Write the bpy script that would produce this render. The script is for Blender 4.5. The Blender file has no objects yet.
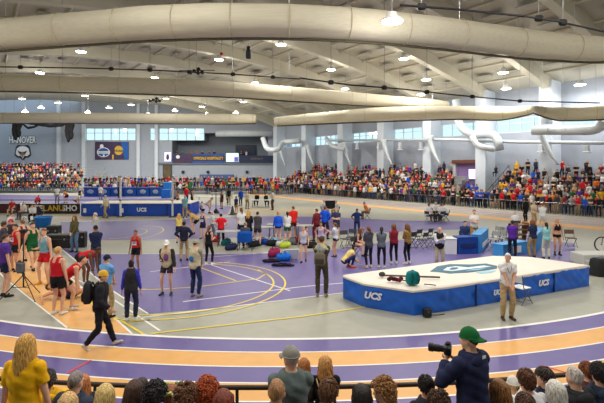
import bpy, math, random
import numpy as np
from mathutils import Vector, Matrix

random.seed(7)
RNG = np.random.RandomState(7)
SC = bpy.context.scene
COL = SC.collection
F, CX, HY, H = 430.0, 302.0, 168.0, 3.9
R_ = math.radians


def G(px, py, z=0.0):
    """Floor (or height z) point seen at a pixel of the photograph."""
    Y = F * (H - z) / (py - HY)
    return Vector(((px - CX) / F * Y, Y, z))


def W(px, py, Y):
    return Vector(((px - CX) / F * Y, Y, H - (py - HY) / F * Y))


# ------------------------------------------------------------------ materials
def lin(c):
    return tuple(((x / 255) / 12.92 if x / 255 <= 0.04045 else ((x / 255 + 0.055) / 1.055) ** 2.4) for x in c)


_M = {}


def mat(name, rgb, rough=0.6, var=0.10, scale=8.0, metal=0.0, spec=0.4, bump=0.0, stretch=None, rgb2=None, trans=0.0, bscale=None, emit=None):
    if name in _M:
        return _M[name]
    m = bpy.data.materials.new(name)
    m.use_nodes = True
    nt = m.node_tree
    b = nt.nodes['Principled BSDF']
    b.inputs['Roughness'].default_value = rough
    b.inputs['Metallic'].default_value = metal
    b.inputs['Specular IOR Level'].default_value = spec
    c = lin(rgb)
    tc = nt.nodes.new('ShaderNodeTexCoord')
    src = tc.outputs['Object']
    if stretch:
        mp = nt.nodes.new('ShaderNodeMapping')
        mp.inputs['Scale'].default_value = stretch
        nt.links.new(src, mp.inputs['Vector'])
        src = mp.outputs['Vector']
    nz = nt.nodes.new('ShaderNodeTexNoise')
    nz.inputs['Scale'].default_value = scale
    nz.inputs['Detail'].default_value = 3.0
    nt.links.new(src, nz.inputs['Vector'])
    cr = nt.nodes.new('ShaderNodeValToRGB')
    c2 = lin(rgb2) if rgb2 else c
    cr.color_ramp.elements[0].position = 0.3
    cr.color_ramp.elements[1].position = 0.7
    cr.color_ramp.elements[0].color = tuple(x * (1 - var) for x in c) + (1,)
    cr.color_ramp.elements[1].color = tuple(min(1, x * (1 + var)) for x in c2) + (1,)
    nt.links.new(nz.outputs['Fac'], cr.inputs['Fac'])
    nt.links.new(cr.outputs['Color'], b.inputs['Base Color'])
    if bump:
        n2 = nz
        if bscale:
            n2 = nt.nodes.new('ShaderNodeTexNoise')
            n2.inputs['Scale'].default_value = bscale
            nt.links.new(src, n2.inputs['Vector'])
        bp = nt.nodes.new('ShaderNodeBump')
        bp.inputs['Strength'].default_value = bump
        bp.inputs['Distance'].default_value = 0.02
        nt.links.new(n2.outputs['Fac'], bp.inputs['Height'])
        nt.links.new(bp.outputs['Normal'], b.inputs['Normal'])
    if trans:
        tr = nt.nodes.new('ShaderNodeBsdfTranslucent')
        tr.inputs['Color'].default_value = c + (1,)
        mx = nt.nodes.new('ShaderNodeMixShader')
        mx.inputs['Fac'].default_value = trans
        out = nt.nodes['Material Output']
        nt.links.new(b.outputs['BSDF'], mx.inputs[1])
        nt.links.new(tr.outputs['BSDF'], mx.inputs[2])
        nt.links.new(mx.outputs['Shader'], out.inputs['Surface'])
    if emit:
        b.inputs['Emission Color'].default_value = lin(emit[0]) + (1,)
        b.inputs['Emission Strength'].default_value = emit[1]
    _M[name] = m
    return m


def glass_mat():
    m = bpy.data.materials.new('window_glass')
    m.use_nodes = True
    nt = m.node_tree
    nt.nodes.clear()
    out = nt.nodes.new('ShaderNodeOutputMaterial')
    t = nt.nodes.new('ShaderNodeBsdfTransparent')
    t.inputs['Color'].default_value = (0.86, 0.95, 0.97, 1)
    g = nt.nodes.new('ShaderNodeBsdfGlossy')
    g.inputs['Roughness'].default_value = 0.05
    mx = nt.nodes.new('ShaderNodeMixShader')
    mx.inputs['Fac'].default_value = 0.06
    nt.links.new(t.outputs[0], mx.inputs[1])
    nt.links.new(g.outputs[0], mx.inputs[2])
    nt.links.new(mx.outputs[0], out.inputs['Surface'])
    return m


def fabric(rgb):
    n = 'fabric_%d_%d_%d' % tuple(rgb)
    return mat(n, rgb, 0.85, 0.14, 14.0, spec=0.2, bump=0.25)


def hairm(rgb):
    n = 'hair_%d_%d_%d' % tuple(rgb)
    c2 = tuple(min(255, int(x * 1.35 + 8)) for x in rgb)
    return mat(n, rgb, 0.5, 0.3, 9.0, spec=0.35, bump=0.5, stretch=(9, 9, 1.6), rgb2=c2)


SKINS = [(226, 176, 146), (205, 150, 118), (170, 115, 84), (112, 72, 52), (236, 190, 164)]


def skinm(i):
    return mat('skin_%d' % i, SKINS[i], 0.55, 0.06, 20.0, spec=0.35)


EYE = lambda: mat('eye_white', (235, 232, 226), 0.3, 0.0)
IRIS = lambda: mat('eye_iris', (48, 34, 26), 0.25, 0.0)
LIP = lambda: mat('lips', (178, 100, 90), 0.5, 0.05)


# ------------------------------------------------------------------ mesh builder
class MB:
    def __init__(self):
        self.v, self.f, self.m = [], [], []

    def add(self, vs, fs, mi=0):
        b = len(self.v)
        self.v.extend([tuple(x) for x in vs])
        self.f.extend([tuple(i + b for i in q) for q in fs])
        self.m.extend([mi] * len(fs))

    def box(self, c, s, R=None, bev=0.0, mi=0):
        hx, hy, hz = s[0] / 2, s[1] / 2, s[2] / 2
        b = min(bev, hx * .9, hy * .9, hz * .9)
        if b <= 0:
            vs = [(x, y, z) for z in (-hz, hz) for y in (-hy, hy) for x in (-hx, hx)]
            fs = [(0, 2, 3, 1), (4, 5, 7, 6), (0, 1, 5, 4), (2, 6, 7, 3), (0, 4, 6, 2), (1, 3, 7, 5)]
        else:
            prof = [(-hz, b), (-hz + b, 0), (hz - b, 0), (hz, b)]
            vs, fs = [], []
            for z, i in prof:
                for (x, y) in ((-hx + i + b, -hy + i), (hx - i - b, -hy + i), (hx - i, -hy + i + b), (hx - i, hy - i - b), (hx - i - b, hy - i), (-hx + i + b, hy - i), (-hx + i, hy - i - b), (-hx + i, -hy + i + b)):
                    vs.append((x, y, z))
            for k in range(3):
                for i in range(8):
                    j = (i + 1) % 8
                    fs.append((k * 8 + i, k * 8 + j, k * 8 + 8 + j, k * 8 + 8 + i))
            fs.append(tuple(range(7, -1, -1)))
            fs.append(tuple(range(24, 32)))
        c = Vector(c)
        vs = [(R @ Vector(p) if R else Vector(p)) + c for p in vs]
        self.add(vs, fs, mi)
        return self

    def tube(self, path, rad, n=8, mi=0, cap=True, side=None, flat=1.0):
        P = [Vector(p) for p in path]
        if not hasattr(rad, '__len__'):
            rad = [rad] * len(P)
        rings = []
        u = None
        for i, p in enumerate(P):
            t = (P[min(i + 1, len(P) - 1)] - P[max(i - 1, 0)])
            if t.length < 1e-9:
                t = Vector((0, 0, 1))
            t.normalize()
            if u is None:
                a = Vector(side) if side is not None else (Vector((0, 0, 1)) if abs(t.z) < .9 else Vector((1, 0, 0)))
                u = a - t * a.dot(t)
                if u.length < 1e-6:
                    u = t.orthogonal()
            else:
                u = u - t * u.dot(t)
            u.normalize()
            w = t.cross(u)
            rings.append([p + u * (rad[i] * math.cos(2 * math.pi * k / n)) + w * (rad[i] * flat * math.sin(2 * math.pi * k / n)) for k in range(n)])
        vs = [q for r in rings for q in r]
        fs = []
        for i in range(len(P) - 1):
            for k in range(n):
                j = (k + 1) % n
                fs.append((i * n + k, i * n + j, i * n + n + j, i * n + n + k))
        if cap:
            fs.append(tuple(range(n - 1, -1, -1)))
            fs.append(tuple(range((len(P) - 1) * n, len(P) * n)))
        self.add(vs, fs, mi)
        return self

    def capsule(self, a, b, ra, rb, n=10, side=None, flat=1.0, mi=0):
        a, b = Vector(a), Vector(b)
        d = (b - a)
        L = d.length
        d = d / L if L > 1e-9 else Vector((0, 0, 1))
        path, rad = [], []
        for q in (-80, -55, -28, 0):
            path.append(a + d * (ra * math.sin(R_(q)))); rad.append(ra * math.cos(R_(q)))
        for q in (0.001, 28, 55, 80):
            path.append(b + d * (rb * math.sin(R_(q)))); rad.append(rb * math.cos(R_(q)))
        return self.tube(path, rad, n, mi, True, side, flat)

    def ell(self, c, r, R=None, n=12, k=8, mi=0):
        c = Vector(c)
        vs = []
        for i in range(1, k):
            th = math.pi * i / k
            for j in range(n):
                ph = 2 * math.pi * j / n
                p = Vector((r[0] * math.sin(th) * math.cos(ph), r[1] * math.sin(th) * math.sin(ph), -r[2] * math.cos(th)))
                vs.append((R @ p if R else p) + c)
        for z in (-r[2], r[2]):
            p = Vector((0, 0, z))
            vs.append((R @ p if R else p) + c)
        B, T = len(vs) - 2, len(vs) - 1
        fs = []
        for i in range(k - 2):
            for j in range(n):
                q = (j + 1) % n
                fs.append((i * n + j, i * n + q, i * n + n + q, i * n + n + j))
        for j in range(n):
            q = (j + 1) % n
            fs.append((B, q, j))
            fs.append((T, (k - 2) * n + j, (k - 2) * n + q))
        self.add(vs, fs, mi)
        return self

    def prism(self, poly, z0, z1, mi=0):
        n = len(poly)
        a = sum(poly[i][0] * poly[(i + 1) % n][1] - poly[(i + 1) % n][0] * poly[i][1] for i in range(n))
        if a < 0:
            poly = poly[::-1]
        vs = [(p[0], p[1], z0) for p in poly] + [(p[0], p[1], z1) for p in poly]
        fs = [tuple(range(n - 1, -1, -1)), tuple(range(n, 2 * n))]
        for i in range(n):
            j = (i + 1) % n
            fs.append((i, j, n + j, n + i))
        self.add(vs, fs, mi)
        return self

    def lathe(self, prof, c=(0, 0, 0), n=16, mi=0):
        c = Vector(c)
        vs = [c + Vector((r * math.cos(2 * math.pi * k / n), r * math.sin(2 * math.pi * k / n), z)) for r, z in prof for k in range(n)]
        fs = []
        for i in range(len(prof) - 1):
            for k in range(n):
                j = (k + 1) % n
                fs.append((i * n + k, i * n + j, i * n + n + j, i * n + n + k))
        fs.append(tuple(range(n - 1, -1, -1)))
        fs.append(tuple(range((len(prof) - 1) * n, len(prof) * n)))
        self.add(vs, fs, mi)
        return self

    def mesh(self, name, nm=1, smooth=False):
        me = bpy.data.meshes.new(name)
        me.from_pydata(self.v, [], self.f)
        for _ in range(nm):
            me.materials.append(None)
        if nm > 1:
            me.polygons.foreach_set('material_index', self.m)
        if smooth:
            me.polygons.foreach_set('use_smooth', [True] * len(me.polygons))
        me.update()
        return me

    def build(self, name, mats, parent=None, smooth=False):
        mats = mats if isinstance(mats, (list, tuple)) else [mats]
        return inst(name, self.mesh(name, len(mats), smooth), mats, parent)


def inst(name, me, mats, parent=None):
    o = bpy.data.objects.new(name, me)
    for i, m in enumerate(mats):
        o.material_slots[i].link = 'OBJECT'
        o.material_slots[i].material = m
    COL.objects.link(o)
    if parent is not None:
        o.parent = parent
    return o


ORD = ['first', 'second', 'third', 'fourth', 'fifth', 'sixth', 'seventh', 'eighth', 'ninth', 'tenth', 'eleventh', 'twelfth', 'thirteenth', 'fourteenth', 'fifteenth', 'sixteenth', 'seventeenth', 'eighteenth', 'nineteenth', 'twentieth']


def tag(o, label=None, cat=None, group=None, kind=None):
    if label: o['label'] = label
    if cat: o['category'] = cat
    if group: o['group'] = group
    if kind: o['kind'] = kind
    return o


def thing(name, label, cat, loc=(0, 0, 0), rz=0.0, group=None):
    o = bpy.data.objects.new(name, None)
    o.empty_display_size = 0.1
    COL.objects.link(o)
    o.location = loc
    o.rotation_euler = (0, 0, R_(rz))
    return tag(o, label, cat, group)


def struct(name, mb, mats, smooth=False):
    return tag(mb.build(name, mats, None, smooth), kind='structure')


def copy_tree(o, parent=None):
    c = o.copy()
    COL.objects.link(c)
    if parent is not None:
        c.parent = parent
    for ch in [x for x in KIDS.get(o.name, [])]:
        copy_tree(ch, c)
    return c


KIDS = {}


def index_kids(o):
    KIDS[o.name] = list(o.children)
    for ch in o.children:
        index_kids(ch)


def text(name, s, size, loc, rot, m, parent=None, extrude=0.004, align='CENTER', shear=0.0, bold=0.0, sx=1.0):
    cu = bpy.data.curves.new(name, 'FONT')
    cu.body = s
    cu.size = size
    cu.align_x = align
    cu.align_y = 'CENTER'
    cu.extrude = extrude
    cu.offset = bold
    cu.shear = shear
    cu.resolution_u = 2
    t = bpy.data.objects.new(name, cu)
    COL.objects.link(t)
    dg = bpy.context.evaluated_depsgraph_get()
    me = bpy.data.meshes.new_from_object(t.evaluated_get(dg))
    bpy.data.objects.remove(t)
    me.materials.clear()
    me.materials.append(None)
    me.transform(Matrix.Diagonal((sx, 1, 1, 1)))
    o = inst(name, me, [m], parent)
    o.location = loc
    o.rotation_euler = rot
    return o
# ------------------------------------------------------------------ people
POSES = {
    'stand': dict(pz=.948, lean=2, feet=[(-.11, 0, 0, 0), (.11, .03, 0, 0)], hands=[(-.26, .04, .83), (.26, .06, .83)]),
    'stand2': dict(pz=.94, px=.03, lean=3, feet=[(-.12, .03, 0, 0), (.16, .07, 0, 0)], hands=[(-.25, .05, .84), (.12, .27, 1.12)], yaw=15),
    'hips': dict(pz=.945, lean=2, feet=[(-.13, 0, 0, 0), (.13, .03, 0, 0)], hands=[(-.2, .05, 1.03), (.2, .05, 1.03)], pole=(1, -.8, 0)),
    'fold': dict(pz=.948, lean=3, feet=[(-.11, 0, 0, 0), (.11, .02, 0, 0)], hands=[(.07, .21, 1.16), (-.07, .24, 1.12)], pole=(1, -.2, -1)),
    'front': dict(pz=.948, lean=2, feet=[(-.11, 0, 0, 0), (.12, .02, 0, 0)], hands=[(-.04, .25, .93), (.04, .26, .93)], pole=(1, -.6, -.3)),
    'phone': dict(pz=.946, lean=4, feet=[(-.1, 0, 0, 0), (.12, .04, 0, 0)], hands=[(-.06, .32, 1.26), (.06, .32, 1.24)], pitch=-14),
    'photo': dict(pz=.946, lean=3, feet=[(-.12, .04, 0, 0), (.12, -.02, 0, 0)], hands=[(-.10, .27, 1.32), (.02, .24, 1.31)], yaw=18, pole=(1, -.2, -1)),
    'walk': dict(pz=.915, lean=5, feet=[(-.1, .3, 0, 12), (.1, -.32, .07, -38)], hands=[(-.26, -.16, .88), (.26, .24, .93)]),
    'walk2': dict(pz=.93, lean=3, feet=[(.08, .22, 0, 8), (-.09, -.2, .03, -22)][::-1], hands=[(-.24, .18, .92), (.25, -.1, .85)]),
    'bend': dict(pz=.9, py=-.16, lean=78, feet=[(-.12, 0, 0, 0), (.12, .04, 0, 0)], hands=[(-.13, .36, .36), (.13, .38, .34)], pitch=10),
    'knees': dict(pz=.86, py=-.18, lean=50, feet=[(-.14, 0, 0, 0), (.14, .03, 0, 0)], hands=[(-.17, .14, .56), (.17, .17, .56)], pitch=30),
    'crouch': dict(pz=.3, py=-.14, lean=42, feet=[(-.13, .06, .0, 0), (.13, .12, 0, 0)], hands=[(-.12, .42, .22), (.12, .44, .2)], pitch=15),
    'sit': dict(pz=.56, lean=5, feet=[(-.13, .42, 0, 0), (.13, .46, 0, 0)], hands=[(-.11, .3, .63), (.11, .3, .63)]),
    'sitfwd': dict(pz=.56, lean=26, feet=[(-.15, .38, 0, 0), (.15, .44, 0, 0)], hands=[(-.07, .42, .66), (.07, .42, .66)]),
    'sitclap': dict(pz=.56, lean=4, feet=[(-.13, .42, 0, 0), (.13, .42, 0, 0)], hands=[(-.04, .32, .95), (.04, .33, .95)]),
    'sitfloor': dict(pz=.12, lean=18, feet=[(-.18, .62, 0, 20), (.18, .66, 0, 20)], hands=[(-.13, .4, .4), (.13, .42, .4)]),
    'lie': dict(pz=.125, lean=-76, feet=[(-.12, .84, 0, 60), (.14, .83, 0, 60)], hands=[(-.42, -.35, .05), (.5, -.55, .05)], pitch=20),
    'armup': dict(pz=.948, lean=0, feet=[(-.12, 0, 0, 0), (.12, .02, 0, 0)], hands=[(-.24, .08, .86), (.3, .2, 1.86)]),
}


def ik(a, b, l1, l2, pole):
    d = b - a
    L = min(d.length, (l1 + l2) * .999)
    d = d.normalized()
    b = a + d * L
    x = (l1 * l1 - l2 * l2 + L * L) / (2 * L)
    h = math.sqrt(max(l1 * l1 - x * x, 0))
    p = pole - d * pole.dot(d)
    if p.length < 1e-6:
        p = d.orthogonal()
    return a + d * x + p.normalized() * h, b


TORSO = {
    'm': [(-.13, .10, .085), (-.06, .155, .115), (.02, .163, .122), (.12, .148, .112), (.22, .152, .115), (.32, .172, .122), (.41, .178, .118), (.47, .15, .095), (.53, .085, .07)],
    'f': [(-.13, .10, .088), (-.06, .160, .120), (.02, .165, .122), (.12, .134, .105), (.22, .132, .108), (.32, .152, .126), (.41, .154, .108), (.47, .128, .085), (.53, .072, .06)],
}
_BODY = {}


def gen_body(pose, sex, vox, farhair=None, yaw=None):
    key = (pose, sex, vox, farhair, yaw)
    if key in _BODY:
        return _BODY[key]
    P = POSES[pose]
    th = R_(P['lean'])
    pel = Vector((P.get('px', 0), P.get('py', 0), P['pz']))
    u = Vector((0, math.sin(th), math.cos(th)))
    f = Vector((0, math.cos(th), -math.sin(th)))
    X = Vector((1, 0, 0))
    T = TORSO[sex]
    mb = MB()
    prims = []
    vs, fs, n = [], [], 16
    for (t, w, d) in T:
        for k in range(n):
            a = 2 * math.pi * k / n
            vs.append(pel + u * t + X * (w * math.cos(a)) + f * (d * math.sin(a)))
    for i in range(len(T) - 1):
        for k in range(n):
            j = (k + 1) % n
            fs.append((i * n + k, i * n + j, i * n + n + j, i * n + n + k))
    fs.append(tuple(range(n - 1, -1, -1)))
    fs.append(tuple(range((len(T) - 1) * n, len(T) * n)))
    mb.add(vs, fs)
    J = {'pel': pel, 'u': u, 'f': f}

    def cap(a, b, ra, rb, reg, side=None, flat=1.0):
        mb.capsule(a, b, ra, rb, 10, side, flat)
        prims.append((np.array(a), np.array(b), ra, rb, reg))

    k_ = 1.0 if sex == 'm' else .88
    sh = .172 if sex == 'm' else .15
    for i, s in enumerate((-1, 1)):
        S = pel + u * .445 + X * (s * sh)
        hd = Vector(P['hands'][i])
        if 'pole' in P:
            pl = Vector(P['pole']); pl.x *= s
        else:
            pl = Vector((s * .35, -1, -.25))
        E, Wr = ik(S, hd, .285, .255, pl)
        cap(S, E, .056 * k_, .043 * k_, 3 + i)
        cap(E, Wr, .043 * k_, .028 * k_, 5 + i)
        dr = (Wr - E).normalized()
        kn = Wr + dr * .085
        sd = X if abs(dr.x) < .8 else Vector((0, 0, 1))
        cap(Wr + dr * .02, kn, .033 * k_, .034 * k_, 7 + i, (sd - dr * sd.dot(dr)).normalized() if pose in ('sit',) else f if abs(dr.dot(f)) < .85 else sd, .5)
        J['hand%d' % i] = kn
        J['wr%d' % i] = Wr
        J['hdir%d' % i] = dr
        # leg
        fx, fy, fz, fp = P['feet'][i]
        hip = pel + X * (s * .09) + Vector((0, 0, -.04)) * (1 if P['pz'] > .4 else .3)
        q = R_(fp)
        toe = Vector((0, math.cos(q), math.sin(q)))
        up = Vector((0, -math.sin(q), math.cos(q)))
        yawf = Matrix.Rotation(R_(-10 * s), 3, 'Z')
        toe, up = yawf @ toe, yawf @ up
        ank = Vector((fx, fy, fz)) + up * .085
        pole = Vector((s * .25, 1, .35))
        if pose == 'lie':
            pole = Vector((0, 0, 1))
        K, ank = ik(hip, ank, .42, .42, pole)
        cap(hip, K, .083 if sex == 'm' else .085, .056, 9 + i)
        mid = K.lerp(ank, .32) - (toe * .012)
        cap(K, mid, .054, .055, 11 + i)
        prims[-1] = (np.array(K), np.array(ank), .055, .036, 11 + i)
        mb.capsule(mid, ank, .054, .036)
        heel = ank - up * .047 - toe * .035
        cap(heel, ank - up * .052 + toe * .15, .04, .032, 13 + i, yawf @ X, .85)
        J['ank%d' % i] = ank
        J['knee%d' % i] = K
    nb = pel + u * .50
    yw = P.get('yaw', 0) if yaw is None else yaw
    pt = P.get('pitch', -4)
    hc = nb + (u * .6 + Vector((0, 0, .4))).normalized() * .155 + Vector((0, .02, 0))
    th2 = th * .45 - R_(pt)
    HR = Matrix.Rotation(R_(yw), 3, 'Z') @ Matrix.Rotation(-th2, 3, 'X')
    cap(nb, hc + HR @ Vector((0, -.015, -.06)), .058 * k_, .054 * k_, 1)
    hs = .93 if sex == 'm' else .9
    J['hc'], J['HR'], J['hs'] = hc, HR, hs

    def hp(x, y, z):
        return hc + HR @ (Vector((x, y, z)) * hs)

    def hell(c, r):
        mb.ell(hp(*c), tuple(x * hs for x in r), HR, 14, 10)
    hell((0, -.012, .02), (.077, .097, .106))
    hell((0, .025, -.035), (.061, .070, .085))
    hell((0, .058, -.098), (.03, .032, .028))
    mb.capsule(hp(0, .092, .008), hp(0, .108, -.03), .010 * hs, .016 * hs, 8)
    for s in (-1, 1):
        hell((s * .078, -.008, -.012), (.013, .021, .031))
    prims.append((np.array(hp(0, 0, .01)), np.array(hp(0, .01, -.04)), .09 * hs, .08 * hs, 0))
    if farhair == 'long':
        cap(hp(0, -.075, .03), hp(0, -.1, -.28), .075, .06, 15, HR @ X, .5)
    if farhair == 'pony':
        cap(hp(0, -.11, .06), hp(0, -.15, -.18), .035, .022, 15)
    tmp = mb.mesh('tmp')
    o = bpy.data.objects.new('tmp', tmp)
    COL.objects.link(o)
    md = o.modifiers.new('r', 'REMESH'); md.mode = 'VOXEL'; md.voxel_size = vox
    sm = o.modifiers.new('s', 'SMOOTH'); sm.factor = .5; sm.iterations = 2
    dg = bpy.context.evaluated_depsgraph_get()
    me = bpy.data.meshes.new_from_object(o.evaluated_get(dg))
    bpy.data.objects.remove(o)
    nv = len(me.vertices)
    co = np.empty(nv * 3); me.vertices.foreach_get('co', co); co = co.reshape(-1, 3)
    faces = [tuple(p.vertices) for p in me.polygons]
    bpy.data.meshes.remove(me)
    # classify vertices by nearest limb
    best = np.full(nv, 1e9); reg = np.zeros(nv, int); tt = np.zeros(nv)
    un, fn, pn = np.array(u), np.array(f), np.array(pel)
    q = co - pn
    s_ = q @ un
    ws = np.interp(s_, [t[0] for t in T], [t[1] for t in T]); ds = np.interp(s_, [t[0] for t in T], [t[2] for t in T])
    qq = np.sqrt((q[:, 0] / ws) ** 2 + ((q @ fn) / ds) ** 2)
    sd = (qq - 1) * ds + np.maximum(0, s_ - .53) * 2 + np.maximum(0, -.13 - s_) * 2
    best = sd.copy(); reg[:] = 2; tt[:] = s_
    for a, b, ra, rb, r in prims:
        d = b - a
        t = np.clip(((co - a) @ d) / max(d @ d, 1e-9), 0, 1)
        dd = np.linalg.norm(co - (a + t[:, None] * d), axis=1) - (ra + (rb - ra) * t)
        msk = dd < best
        best[msk] = dd[msk]; reg[msk] = r; tt[msk] = t[msk]
    hl = (co - np.array(hc)) @ np.array(HR) / hs
    B = dict(co=co, faces=faces, reg=reg, t=tt, J=J, hl=hl, key=key, sex=sex, lx=np.abs(q[:, 0]), fw=q @ fn)
    fa = np.array([fc if len(fc) == 4 else fc + (fc[-1],) for fc in faces])
    nrm = np.zeros_like(co)
    fnm = np.cross(co[fa[:, 2]] - co[fa[:, 0]], co[fa[:, 3]] - co[fa[:, 1]])
    for k in range(4):
        np.add.at(nrm, fa[:, k], fnm)
    nrm /= np.maximum(np.linalg.norm(nrm, axis=1), 1e-9)[:, None]
    B['n'], B['fa'] = nrm, fa
    _BODY[key] = B
    return B


def add_hand(mb, B, i, n=5):
    J = B['J']
    kn, dr = J['hand%d' % i], J['hdir%d' % i]
    f = J['f']
    s = -1 if i == 0 else 1
    side = f - dr * f.dot(dr)
    if side.length < .4:
        side = Vector((s, 0, 0)) - dr * (s * dr.x)
    side.normalize()
    pal = dr.cross(side).normalized() * (1 if i == 0 else -1)
    for q, ln in zip((.026, .009, -.009, -.025), (.072, .08, .074, .058)):
        b0 = kn + side * q - dr * .02
        p1 = b0 + dr * (ln * .55 + .02)
        p2 = p1 + (dr * .75 - pal * -.55) * (ln * .35)
        p3 = p2 + (dr * .35 + pal * .9) * (ln * .3)
        mb.tube([b0, p1, p2, p3], [.0085, .008, .0072, .005], n)
    t0 = kn - dr * .06 + side * .02
    t1 = t0 + (side * .75 + dr * .6) * .035
    t2 = t1 + (dr * .9 + side * .2 + pal * .2) * .035
    mb.tube([t0, t1, t2], [.012, .01, .007], n)


_SK = {}


def body_mesh(B):
    k = B['key']
    if k in _SK:
        return _SK[k]
    mb = MB()
    mb.add(B['co'], B['faces'])
    for i in (0, 1):
        add_hand(mb, B, i)
    J = B['J']; hc, HR, hs = J['hc'], J['HR'], J['hs']
    hp = lambda x, y, z: hc + HR @ (Vector((x, y, z)) * hs)
    for s in (-1, 1):
        mb.ell(hp(s * .031, .072, .012), (.0125 * hs,) * 3, HR, 8, 6, 1)
        mb.ell(hp(s * .031, .0815, .012), (.0062 * hs, .004, .0062 * hs), HR, 8, 5, 2)
        mb.ell(hp(s * .031, .083, .030), (.017 * hs, .005, .0035), HR, 8, 5, 2)
    mb.ell(hp(0, .090, -.064), (.021 * hs, .006, .0065), HR, 10, 5, 3)
    me = mb.mesh('person', 4, True)
    _SK[k] = me
    return me


def shell(B, mask, off, sm=2, name='cloth', wr=0.004):
    co, n = B['co'], B['n']
    fk = [fc for fc in B['faces'] if all(mask[i] for i in fc)]
    if not fk:
        return None
    used = sorted({i for fc in fk for i in fc})
    ix = {v: k for k, v in enumerate(used)}
    u = np.array(used)
    base = co[u]
    o = off[u] if hasattr(off, '__len__') else np.full(len(u), off)
    wv = wr * (np.sin(base[:, 2] * 55 + base[:, 0] * 38) + np.sin(base[:, 1] * 60 - base[:, 2] * 33 + 1.3) * .8)
    V = base + n[u] * (o + wv)[:, None]
    fs = [tuple(ix[i] for i in fc) for fc in fk]
    ed = {}
    for fc in fs:
        for a, b in zip(fc, fc[1:] + fc[:1]):
            e = (min(a, b), max(a, b))
            ed[e] = ed.get(e, 0) + 1
    ea = np.array(list(ed.keys()))
    bnd = np.zeros(len(u), bool)
    for e, c in ed.items():
        if c == 1:
            bnd[e[0]] = bnd[e[1]] = True
    be = np.array([e for e, c in ed.items() if c == 1]) if bnd.any() else None
    for _ in range(sm):
        acc = np.zeros_like(V); cnt = np.zeros(len(V))
        for a, b in ((0, 1), (1, 0)):
            np.add.at(acc, ea[:, a], V[ea[:, b]]); np.add.at(cnt, ea[:, a], 1)
        avg = acc / np.maximum(cnt, 1)[:, None]
        if be is not None:
            ac2 = np.zeros_like(V); c2 = np.zeros(len(V))
            for a, b in ((0, 1), (1, 0)):
                np.add.at(ac2, be[:, a], V[be[:, b]]); np.add.at(c2, be[:, a], 1)
            avg[bnd] = (ac2 / np.maximum(c2, 1)[:, None])[bnd]
        V = V * .5 + avg * .5
    # hem: close the rim back to the body
    inner = {}
    vs = [tuple(x) for x in V]
    for i in np.nonzero(bnd)[0]:
        inner[i] = len(vs)
        vs.append(tuple(base[i] * .7 + V[i] * .3 - n[u[i]] * .004))
    hem = []
    for fc in fs:
        for a, b in zip(fc, fc[1:] + fc[:1]):
            if ed[(min(a, b), max(a, b))] == 1:
                hem.append((b, a, inner[a], inner[b]))
    mb = MB()
    mb.add(vs, fs + hem)
    return mb


def masks(B, g):
    r, t, lx = B['reg'], B['t'], B['lx']
    ua = (r == 3) | (r == 4); fa = (r == 5) | (r == 6); th = (r == 9) | (r == 10); sk = (r == 11) | (r == 12); ft = (r == 13) | (r == 14)
    to = r == 2
    one = np.ones(len(t))
    if g == 'tee':
        return (to & (t > -.07)) | (ua & (t < .68)) | (th & (B['co'][:, 2] > 9)), .02 * one + .012 * ua * (t)
    if g == 'tank':
        return (to & (t > -.06) & ((t < .40) | ((lx < .125) & (lx > .035) & (t < .52)))), .014 * one
    if g == 'crop':
        return (to & (t > .2) & ((t < .42) | ((lx < .11) & (lx > .03) & (t < .5)))), .010 * one
    if g == 'vest':
        return (to & (t > -.08) & ((t < .44) | (lx < .15))), .032 * one
    if g == 'long':
        return (to & (t > -.08)) | ua | (fa & (t < .93)), .024 * one
    if g == 'hoodie':
        return (to & (t > -.11)) | ua | (fa & (t < .95)) | ((r == 1) & (t < .25)), .032 * one
    if g == 'shorts':
        return (to & (t < .06)) | (th & (t < .56)), .017 * one + .02 * th * t
    if g == 'briefs':
        return (to & (t < .04)) | (th & (t < .2)), .010 * one
    if g == 'pants':
        return (to & (t < .06)) | th | (sk & (t < .97)), .015 * one + .008 * sk
    if g == 'leggings':
        return (to & (t < .06)) | th | (sk & (t < .9)), .008 * one
    if g == 'shoes':
        return ft | (sk & (t > .95)), .010 * one
    if g in ('shoe0', 'shoe1'):
        i = int(g[-1])
        return (r == 13 + i) | ((r == 11 + i) & (t > .95)), .010 * one
    if g in ('sock0', 'sock1'):
        return (r == 11 + int(g[-1])) & (t > .72), .006 * one
    if g == 'socks':
        return (sk & (t > .8)), .006 * one


_CL = {}


def cloth_mesh(B, g):
    k = (B['key'], g)
    if k not in _CL:
        m, o = masks(B, g)
        lo = B['key'][2]
        mb = shell(B, m, o, 2 if lo > .016 else 4, g, .002 if g in ('shoe0', 'shoe1', 'sock0', 'sock1', 'leggings', 'tank', 'crop', 'briefs', 'socks') else .0045)
        if mb is not None and g == 'hoodie':
            J = B['J']
            c = J['pel'] + J['u'] * .47 - J['f'] * .10
            Rm = Matrix((Vector((1, 0, 0)), J['f'], J['u'])).transposed()
            mb.ell(c, (.12, .045, .07), Rm, 14, 8)
            mb.tube([c + Vector((.1 * math.cos(a), .07 * math.sin(a) + .09, .055 + .01 * math.sin(a))) for a in np.linspace(0, 6.28, 14)], .022, 6, cap=False)
        _CL[k] = mb.mesh(g, 1, True) if mb is not None else None
    return _CL[k]


def hair_mask(B, style):
    x, y, z = B['hl'].T
    hd = (B['reg'] == 0) | (B['reg'] == 1)
    ear = (np.abs(x) > .066) & (z < .02) & (z > -.06) & (y > -.03)
    if style == 'bald':
        return hd & (z < .035) & (z > -.06) & (y < -.005) & ~ear
    line = np.where(y > 0, .03 + .55 * y, .03 + 1.0 * y)
    m = hd & (z > line) & ~ear
    if style in ('short', 'buzz'):
        return m & (z > -.075)
    return m | (hd & (y < -.02) & (z > -.11) & ~ear)


_HR = {}


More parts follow.
